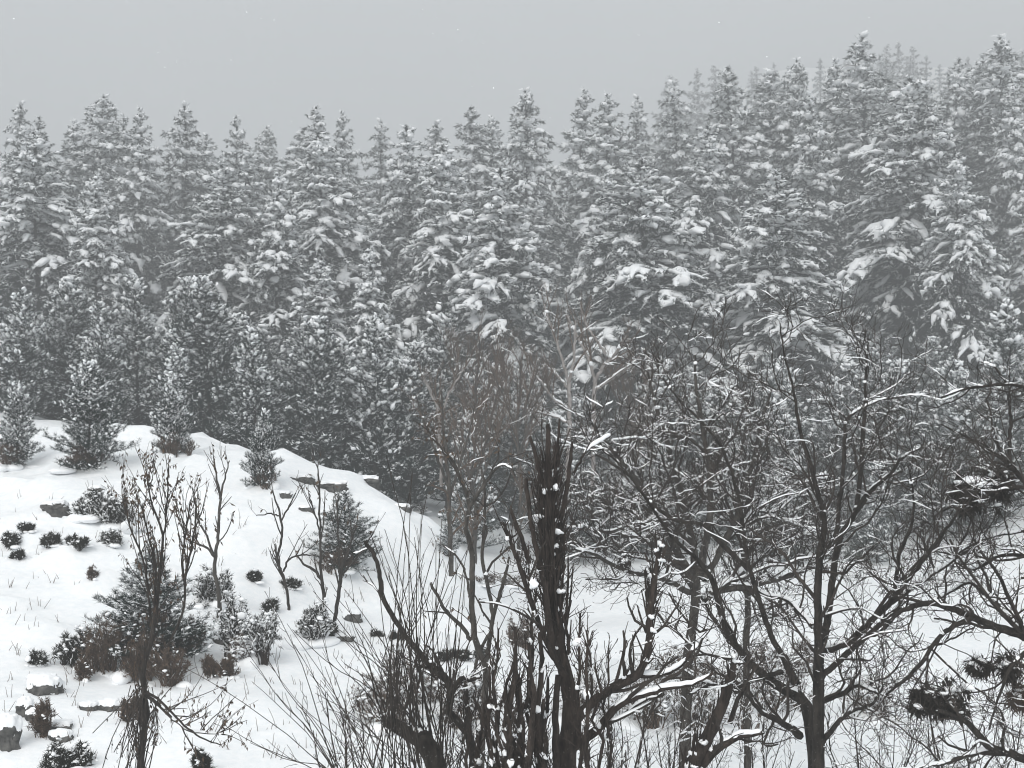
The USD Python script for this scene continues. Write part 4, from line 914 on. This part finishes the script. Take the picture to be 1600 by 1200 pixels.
bare_tree('snow_lined_tree', 'slim bare tree with white snow-lined limbs, left one of the pale pair', 'tree', [
    ([(885, 800, 4), (888, 700, 4), (890, 640, 3.8), (889, 598, 3.4)], 56, 0, []),
    ([(889, 600, 3.2), (878, 560, 2.6), (868, 530, 2.4), (861, 508, 1.9), (850, 475, 1.3)], 56, .8),
    ([(889, 598, 3), (896, 565, 2.6), (898, 530, 2.2), (900, 500, 1.4)], 56, -.6),
    ([(887, 606, 2.6), (872, 588, 2.2), (855, 573, 1.5)], 56, .8),
    ([(888, 640, 2.8), (862, 620, 2.3), (848, 600, 2), (830, 580, 1.3)], 56, -1),
    ([(888, 660, 2.6), (845, 640, 2.2), (825, 612, 2), (812, 590, 1.3)], 56, 1)],
    LVW, mats=('twig_pale', 'dry_scrub'), snow=0.95, twig_snow=0.6, add=0.042, seed=42, r_scale=0.9)
bare_tree('snow_lined_tree', 'faint brownish bare tree among the pines left of the pale pair', 'tree', [
    ([(690, 760, 3.2), (688, 690, 3), (684, 640, 2.6), (672, 610, 2), (660, 585, 1.3)], 55, 0, LVW),
    ([(686, 655, 2.2), (700, 620, 2), (716, 590, 1.7), (735, 560, 1.2)], 55, .6),
    ([(686, 640, 2), (668, 605, 1.7), (662, 590, 1.2)], 55, -.6)],
    LVW, mats=('twig_pale', 'dry_scrub'), snow=0.9, twig_snow=0.4, add=0.03, seed=43, r_scale=0.9)

LVG = [{**LVW[0], 'per_m': 3.2, 'r_min': .010}, {**LVW[1], 'per_m': 5.0}, LVW[2]]
for px, py, D, w, sd, lab in ((745, 520, 58, 60, 61, 'hazy brown bare tree in front of the pine with the thickest snow clumps'), (810, 560, 55, 55, 62, 'hazy brown bare tree just left of the pale snow-lined pair'), (740, 650, 46, 50, 63, 'hazy brown bare tree low in the gully behind the several-stemmed tree'), (985, 560, 60, 50, 64, 'hazy brown bare tree just right of the pale snow-lined pair')):
    r = R_(sd); bot = 600 + (CZ - G((px - 800) / F * D, D)) / D * F
    limbs = [([(px, bot + 4, 3.6), (px + 3, (bot + py) / 2 + 30, 3.2), (px - 2, py + (bot - py) * .35, 2.6), (px + 4, py + 30, 1.8), (px + 2, py, 1.2)], D, .4)]
    for k in range(5):
        y0 = py + (bot - py) * r.uniform(.25, .7); sx = (-1) ** k * r.uniform(.5, 1) * w
        limbs.append(([(px, y0, 2.2), (px + sx * .45, y0 - (y0 - py) * .45, 1.8), (px + sx * .85, y0 - (y0 - py) * .85, 1.1)], D, r.uniform(-1, 1)))
    bare_tree('hazy_bare_tree', lab, 'tree', limbs, LVG, mats=('bark_grey', 'dry_scrub'), snow=.55, twig_snow=.3, add=.022, seed=sd, r_scale=.8)

# ------------------------------------------------------------------ saplings on the knoll and in front of it
LVS = [dict(per_m=3.0, L=(0.3, 0.9), ang=(18, 42), up=0.35, crook=0.10, n=6, curl=0.05, r_min=0.0045), dict(per_m=2.5, L=(0.1, 0.35), ang=(20, 50), up=0.2, crook=0.15, n=4, r_min=0.0035)]
D4 = 18.0
bare_tree('leafy_sapling', 'dark many-stemmed sapling hung with withered leaves, in front of the bushy green young pine', 'sapling', [
    ([(208, 1480, 15), (214, 1300, 13), (219, 1200, 11), (228, 1119, 10), (225, 1075, 9), (225, 1041, 8), (238, 994, 7), (246, 931, 6), (250, 894, 5), (254, 834, 4), (238, 790, 3), (231, 745, 2)], D4, 0),
    ([(251, 890, 4), (254, 850, 3.5), (260, 800, 3), (264, 730, 2)], D4, .2), ([(238, 990, 4), (244, 900, 3.5), (232, 840, 3), (222, 790, 2)], D4, -.3),
    ([(262, 1010, 4.5), (285, 955, 4), (290, 900, 4), (300, 850, 3.5), (306, 803, 3), (300, 760, 2)], D4, .2), ([(289, 915, 3.5), (286, 870, 3), (292, 825, 2.5), (298, 780, 2)], D4 + .1, .2),
    ([(240, 1000, 4), (225, 880, 3.5), (205, 830, 3), (192, 780, 2)], D4, .5), ([(228, 1085, 6), (248, 1102, 5), (276, 1128, 4.5), (297, 1142, 4), (322, 1145, 3.5), (352, 1148, 2)], D4 - .2, -.4),
    ([(228, 1080, 5), (255, 1100, 4), (290, 1135, 3.2), (318, 1155, 2.5), (345, 1165, 1.8)], D4 - .3, -.6)],
    [{**LVS[0], 'per_m': 9, 'L': (.3, 1.1), 'up': .6, 'slim': .008, 'r_min': .0035}, {**LVS[1], 'per_m': 6, 'r_min': .0028}], snow=0.3, twig_snow=0.12, seed=51, leaf=(6, 0.42, 0.062, 0.026, 1.0), r_scale=.48)
# hanging vines on its lower trunk
r = R_(52); loc = W(222, 1080, D4 - .15)
t = thing('hanging_vine', 'curtain of thin dead vines hanging round the dark sapling trunk, lower left', 'vine', loc)
for i in range(22):
    a = np.array([0.06 * r.normal() - .02, r.uniform(-.15, .15), r.uniform(-.05, .1)]); L = r.uniform(.5, 1.4); o = np.array([r.normal(-.20, .20), r.normal(0, .15), -L])
    k = np.linspace(0, 1, 8)[:, None]
    P = a + o * k + np.array([1, 0.5, 0]) * r.normal(0, .10) * np.sin(np.pi * k) * np.sign(o[0]) + r.normal(0, .008, (8, 3))
    g = spawn(P[None], np.full((1, 8), .005), 5, (.08, .3), r, ang=(20, 50), up=-.5, crook=.15, curl=-.2, n=4, r_min=.003)
    lf = leaves(along(g[0], g[1], r.random((len(g[0]), 2)))[0].reshape(-1, 3), .05, .02, r) if len(g[0]) else None
    obj('vine_strand', join([tubes(P, np.full(8, .0055), 4), tubes(*g, 3), lf]), 'twig_dark', t)


def base_d(px, py, D): return on_ground(px, py, D)[1]


D5 = base_d(342, 968, 29)
bare_tree('sapling', 'two-forked bare sapling with a stout stem on the knoll, right of the bushy green pine', 'sapling', [
    ([(343, 970, 7), (342, 930, 6), (337, 900, 5.5), (336, 872, 5), (340, 845, 4.5), (342, 810, 4), (344, 775, 3.5), (338, 745, 2.5), (334, 715, 1.5)], D5, 0),
    ([(336, 874, 4), (326, 858, 3.6), (300, 846, 3.2), (285, 838, 2)], D5, -.3), ([(334, 866, 3.6), (322, 835, 3), (308, 808, 2.6), (305, 780, 1.6)], D5, .3), ([(343, 780, 3), (352, 745, 2.4), (358, 720, 1.6)], D5, .2)],
    [{**l, 'L': (l['L'][0] * 1.2, l['L'][1] * 1.3), 'r_min': .006} for l in LVS], mats=('bark_grey', 'twig_dark'), snow=.4, twig_snow=.15, seed=53, leaf=(3, .5, .12, .05))
D6 = base_d(450, 953, 31)
bare_tree('sapling', 'crooked thin bare sapling with one arm bent right, middle of the knoll', 'sapling', [
    ([(451, 956, 4.5), (449, 925, 4), (442, 900, 4), (434, 872, 3.8), (441, 834, 3.2), (437, 802, 3), (430, 780, 2.2), (424, 765, 1.4)], D6, 0), ([(443, 893, 3), (452, 874, 2.8), (470, 868, 2.5), (498, 869, 1.6)], D6, -.2),
    ([(439, 815, 2.6), (452, 790, 2.2), (462, 770, 1.5)], D6, .3), ([(437, 806, 2.4), (420, 803, 2), (400, 805, 1.4)], D6, .2), ([(440, 890, 2.5), (425, 868, 1.6)], D6, 0)],
    [{**l, 'L': (l['L'][0] * 1.2, l['L'][1] * 1.3), 'r_min': .006} for l in LVS], snow=.3, twig_snow=.1, seed=54, leaf=(2, .25, .12, .05))
D7 = base_d(514, 992, 29)
bare_tree('sapling', 'left stem of the two dark saplings side by side on the knoll edge', 'sapling', [
    ([(511, 996, 6), (508, 960, 5.5), (502, 908, 5), (490, 890, 4), (474, 880, 3), (462, 866, 2)], D7, 0), ([(503, 912, 4.5), (501, 870, 4), (500, 819, 3.2), (499, 756, 2.6), (495, 725, 1.6)], D7, .2), ([(500, 830, 2.6), (488, 790, 2), (482, 770, 1.4)], D7, -.3)],
    [{**l, 'L': (l['L'][0] * 1.2, l['L'][1] * 1.3), 'r_min': .006} for l in LVS], snow=.3, twig_snow=.1, seed=55, leaf=(2, .3, .12, .05))
bare_tree('sapling', 'right stem of the two dark saplings side by side on the knoll edge', 'sapling', [
    ([(518, 994, 6), (525, 955, 5.5), (532, 905, 5), (536, 880, 4), (548, 850, 3), (556, 820, 2)], D7 + .3, 0), ([(532, 900, 4), (545, 885, 3), (560, 868, 2.2), (585, 830, 1.5)], D7 + .3, .3), ([(531, 910, 3.5), (530, 870, 3), (527, 800, 2.2), (530, 770, 1.4)], D7 + .3, -.2)],
    [{**l, 'L': (l['L'][0] * 1.2, l['L'][1] * 1.3), 'r_min': .006} for l in LVS], snow=.3, twig_snow=.1, seed=56, leaf=(2, .3, .12, .05))

# ------------------------------------------------------------------ young pines on the knoll
for i, (px, pb, top, D, wide, lab) in enumerate(((28, 728, 590, 41, 1.0, 'dark young pine at the far left edge of the knoll crest'), (140, 732, 560, 41, 1.15, 'largest young pine on the knoll crest, snow-speckled and bushy'), (272, 712, 580, 43, 0.9, 'lone young pine with a brown foot standing just right of the snowy notch'), (407, 760, 635, 40, 0.75, 'narrow young pine with a dark bare foot on the right of the knoll crest'))):
    b = on_ground(px, pb, D); h = (pb - top) / F * b[1]
    plant('young', b[0], b[1], h, lab, 'young pines along the knoll crest', wide=wide, variant=i, name='young_pine', rng=R_(60 + i))
    shrub(px, pb + 2, D, 75 * wide, 42, ('brown scrub round the foot of the far left young pine', 'brown scrub round the foot of the largest young pine', 'brown scrub round the foot of the lone young pine', 'brown scrub round the foot of the narrow young pine')[i], 'scrub', 90 + i, snow=.1)
b = on_ground(235, 1040, 25)
plant('young', b[0], b[1], 190 / F * b[1], 'bushy green young pine with brown scrub at its foot, behind the dark sapling', wide=1.5, variant=1, name='young_pine', rng=R_(66))
for i, (px, py, w, h) in enumerate(((190, 1052, 120, 85), (245, 1072, 110, 75), (285, 1020, 70, 60), (225, 1040, 90, 100))):
    shrub(px, py, 25, w, h, ('brown scrub under the left side of the bushy green pine', 'brown scrub in front of the bushy green pine, behind the dark trunk', 'brown scrub at the right foot of the bushy green pine', 'tall brown scrub in the middle under the bushy green pine')[i], 'scrub', 100 + i, snow=.06)
b = on_ground(538, 890, 33)
plant('young', b[0], b[1], 125 / F * b[1], 'thin loose green pine behind the two dark saplings', wide=1.45, variant=1, name='young_pine', rng=R_(67))
shrub(530, 893, 33, 70, 45, 'brown scrub at the foot of the thin loose green pine', 'scrub', 108, snow=.05)
b = on_ground(700, 870, 41)
plant('young', b[0], b[1], 60 / F * b[1], 'small green pine at the end of the knoll slope, beside the brown-leaved tree', wide=1.2, variant=0, name='young_pine', rng=R_(68))

# ------------------------------------------------------------------ shrubs and rocks breaking the snow
SH = [(1010, 1130, 27, 150, 100, 'tall brown bramble under the right limbs of the pollarded tree', 'scrub', .4), (1130, 1140, 27, 170, 95, 'tall brown bramble just left of the forked trunk base', 'scrub', .4), (1215, 1120, 28, 140, 100, 'tall brown bramble against the foot of the forked trunk', 'scrub', .4), (920, 1130, 27, 110, 80, 'low brown bramble at the right foot of the pollarded trunk', 'scrub', .4), (655, 1105, 26, 120, 95, 'brown bramble under the long curved limb', 'scrub', .35), (590, 1130, 25, 110, 75, 'brown bramble left of the knobbly coppice stool', 'scrub', .35), (735, 1140, 25.5, 110, 80, 'brown bramble round the feet of the several-stemmed tree', 'scrub', .4), (1340, 1120, 27, 130, 70, 'brown bramble just right of the forked trunk', 'scrub', .4),
      (135, 812, 33, 60, 42, 'snowy grey shrub beside the rock, upper left of the knoll', 'heather', .5), (188, 826, 33, 66, 52, 'dark shrub just left of the sapling tops on the knoll', 'heather', .35), (168, 852, 32, 46, 26, 'small snow-topped shrub below the dark one on the knoll', 'heather', .6),
      (85, 852, 32, 46, 24, 'left half of the low dark heather row on the left of the knoll', 'heather', .15), (118, 855, 32, 40, 20, 'right half of the low dark heather row on the left of the knoll', 'heather', .15), (43, 832, 33, 26, 16, 'little dark heather tuft near the left edge', 'heather', .1), (12, 855, 32, 36, 26, 'heather clump cut by the left edge of the photograph', 'heather', .2),
      (30, 872, 31.5, 26, 14, 'low heather tuft just right of the one at the left edge', 'heather', .1), (145, 906, 30, 24, 22, 'small bushy tuft on open snow left of the green pine', 'scrub', .2), (115, 1042, 26, 56, 54, 'upright twiggy grey shrub left of the brown scrub', 'heather', .3), (55, 1040, 26, 34, 26, 'dark tuft under a snow hump, lower left', 'heather', .4),
      (130, 1062, 25.5, 24, 36, 'small upright tuft at the foot of the twiggy grey shrub', 'scrub', .1), (338, 945, 29.5, 60, 52, 'shrub with snow around the foot of the two-forked sapling', 'heather', .5), (388, 1030, 26.5, 86, 92, 'big rounded shrub half covered in snow, right of the green pine', 'heather', .45), (372, 1040, 26.2, 36, 50, 'snowy shrub on the left flank of the big rounded one', 'scrub', .8),
      (470, 1005, 28.5, 90, 56, 'wide dark shrub with snow on top beside the two saplings', 'heather', .6), (328, 1058, 25.6, 26, 38, 'thin upright tuft on the snow below the big rounded shrub', 'scrub', .05), (356, 1060, 25.6, 36, 34, 'spiky twig tuft under the big rounded shrub', 'scrub', .1), (398, 912, 32, 24, 22, 'lone dark tuft in the middle of the knoll', 'heather', .1),
      (425, 958, 30, 24, 26, 'small tuft left of the crooked sapling', 'heather', .2), (455, 922, 31.5, 40, 18, 'low tuft row right behind the crooked sapling', 'heather', .3), (620, 1000, 31, 22, 14, 'tiny tuft under the long curved limb', 'heather', .1), (590, 996, 31, 16, 12, 'tiny dark tuft left of the long curved limb', 'heather', .1),
      (690, 1032, 29, 34, 20, 'dark tuft at the left end of the bank row by the several-stemmed tree', 'heather', .2), (718, 1030, 29, 34, 16, 'dark tuft in the middle of the bank row by the several-stemmed tree', 'heather', .2), (746, 1028, 29, 30, 18, 'dark tuft at the right end of the bank row by the several-stemmed tree', 'heather', .2),
      (648, 800, 40, 40, 20, 'snow-covered bush on the right slope of the knoll crest', 'heather', .7), (300, 1012, 27, 50, 40, 'red-brown scrub between the green pine and the big rounded shrub', 'scrub', .2), (815, 1012, 33, 50, 46, 'dull brown shrub seen left of the pollarded trunk', 'scrub', .1), (1000, 1110, 28, 60, 40, 'grassy brown tuft between the pollard and the leaning trunk', 'scrub', .2),
      (1100, 1075, 30, 150, 62, 'wide brown bramble thicket behind the leaning trunk', 'scrub', .25), (1190, 1060, 31, 110, 56, 'brown bramble thicket behind the forked tree, left of its trunk', 'scrub', .25), (1245, 1050, 32, 70, 50, 'brown bramble thicket right against the forked trunk', 'scrub', .25), (1040, 1085, 29, 90, 50, 'brown bramble thicket left of the leaning trunk', 'scrub', .3),
      (66, 1150, 23, 30, 56, 'dry brown grassy tuft between the lower left rocks', 'scrub', .05), (105, 1205, 21.5, 70, 36, 'snow-topped shrub on the bottom edge, lower left', 'heather', .5), (207, 1130, 24, 36, 40, 'brown scrub behind the dark sapling trunk, lower left', 'scrub', .1), (315, 1215, 21.6, 30, 45, 'dead twisted tuft on the bottom edge right of the dark sapling', 'heather', .1),
      (1330, 880, 55, 90, 40, 'small dark bush on the far snow right of the forked tree', 'green', .2), (1250, 885, 56, 60, 34, 'small dark bush on the far snow behind the forked tree', 'green', .2), (1010, 858, 58, 70, 34, 'grey bush on the far snow behind the snow-lined fan of limbs', 'green', .3), (510, 1000, 28.6, 40, 30, 'dark tuft between the feet of the two saplings', 'heather', .3)]
for i, (px, py, D, w, h, lab, st, sn) in enumerate(SH):
    shrub(px, py, D, w, h, lab, st, i, sn)
RK = [(66, 1085, 23.5, 56, 36, 'dark rock under a thick snow slab, lower left'), (37, 1118, 22.5, 28, 34, 'upright dark rock left of the dry tuft'), (52, 1128, 22.5, 22, 22, 'small rock touching the dry tuft'), (8, 1170, 21.5, 48, 68, 'big dark rock on the left edge near the bottom'),
      (95, 1142, 22.5, 34, 16, 'flat rock right of the dry tuft, upper of two'), (95, 1158, 22.3, 34, 18, 'flat rock right of the dry tuft, lower of two'), (137, 1110, 24, 26, 14, 'flat dark rock on open snow left of the sapling trunk'), (172, 1110, 24, 40, 18, 'wide flat rock touching the brown scrub'), (552, 972, 32.5, 30, 26, 'dark wedge rock on the knoll edge right of the saplings'),
      (88, 796, 34.5, 42, 16, 'flat dark ledge sticking out of the snow, upper left'), (150, 768, 36, 26, 10, 'small dark ledge below the largest young pine'), (470, 752, 39.5, 40, 12, 'long dark ledge right of the narrow young pine'), (512, 762, 39, 56, 12, 'longer dark ledge in the row right of the narrow young pine'), (575, 752, 40, 34, 10, 'dark ledge on the skyline of the knoll'), (626, 795, 39.5, 26, 9, 'thin dark ledge on the right slope of the knoll'),
      (478, 800, 38, 26, 10, 'small dark ledge under the long ones'), (445, 775, 39, 22, 8, 'tiny dark ledge beside the narrow young pine foot'), (345, 1005, 27.5, 26, 16, 'dark rock between scrub and the big rounded shrub'), (530, 1000, 29, 40, 14, 'low rock at the foot of the right dark sapling')]
for i, (px, py, D, w, h, lab) in enumerate(RK):
    boulder(px, py, D, w, h, lab, i)
for i, (px, w, lab) in enumerate(((752, 46, 'low brown scrub under snow on the far bank, touching the several-stemmed tree'), (790, 50, 'low brown scrub under snow on the far bank, middle of three'), (838, 50, 'low brown scrub under snow on the far bank, next to the pollarded trunk'))):
    shrub(px, 914, 41, w, 22, lab, 'scrub', 70 + i, snow=.5)


def post(px, py, D, wpx, hpx, label):
    b = on_ground(px, py, D); m = b[1] / F
    t = thing('wooden_post', label, 'post', b - [0, 0, .05])
    v, f = ICO[1]; w, h = wpx * m / 2, hpx * m
    c = trimesh.creation.cylinder(w, h, sections=9); p = np.array(c.vertices); p[:, :2] *= (1 + .12 * np.sin(p[:, 2:] * 9 + p[:, :1] * 40)); p[:, 2] += h / 2 + np.where(p[:, 2] > 0, p[:, 0] * .5, 0)
    obj('wood', (p, np.array(c.faces)), 'cut_wood', t); obj('snow_cap', (v * [w * 1.15, w * 1.15, w * .6] + [0, 0, h + w * .3], f), 'snow_lump', t, smooth=True)


post(743, 1096, 27, 8, 14, 'short orange-brown post stub behind the several-stemmed tree')
post(103, 1200, 21.5, 7, 16, 'short orange-brown post stub in the shrub at the bottom left')

# dry stalks poking through the snow, and the flakes in the air
r = R_(91); st = []
for _ in range(260):
    px, py = r.uniform(0, 700), r.uniform(760, 1190)
    if py < 700 + (px / 700) ** 2 * 260: continue
    b = on_ground(px, py, 30)
    c = int(r.integers(1, 5)); o = b + r.normal(0, .05, (c, 3)) * [1, 1, 0]; k = np.linspace(0, 1, 3)[None, :, None]
    P = o[:, None] - [0, 0, .04] + (r.normal(0, .35, (c, 1, 3)) * [1, 1, .2] + Z) * k * r.uniform(.06, .28, (c, 1, 1))
    st.append(tubes(P, np.broadcast_to(np.array([.006, .005, .003]), (c, 3)), 3))
tag(obj('dry_stalks', join(st), 'dry_scrub'), 'thin dry stalks poking out of the snow all over the knoll', 'grass', kind='stuff')
n = 900; D = r.uniform(7, 28, n); u, v_ = r.uniform(-.37, .37, n), r.uniform(-.28, .28, n)
C = np.stack([u * D, D, CZ + v_ * D], 1); C = C[C[:, 2] > ground_at(C[:, :2]) + .1]
tag(obj('falling_snow', blobs(C, r.normal(0, 1, C.shape), r.uniform(.002, .0042, (len(C), 3)), r), 'snow_lump', smooth=True), 'sparse snowflakes drifting in the air', 'snowflakes', kind='stuff')
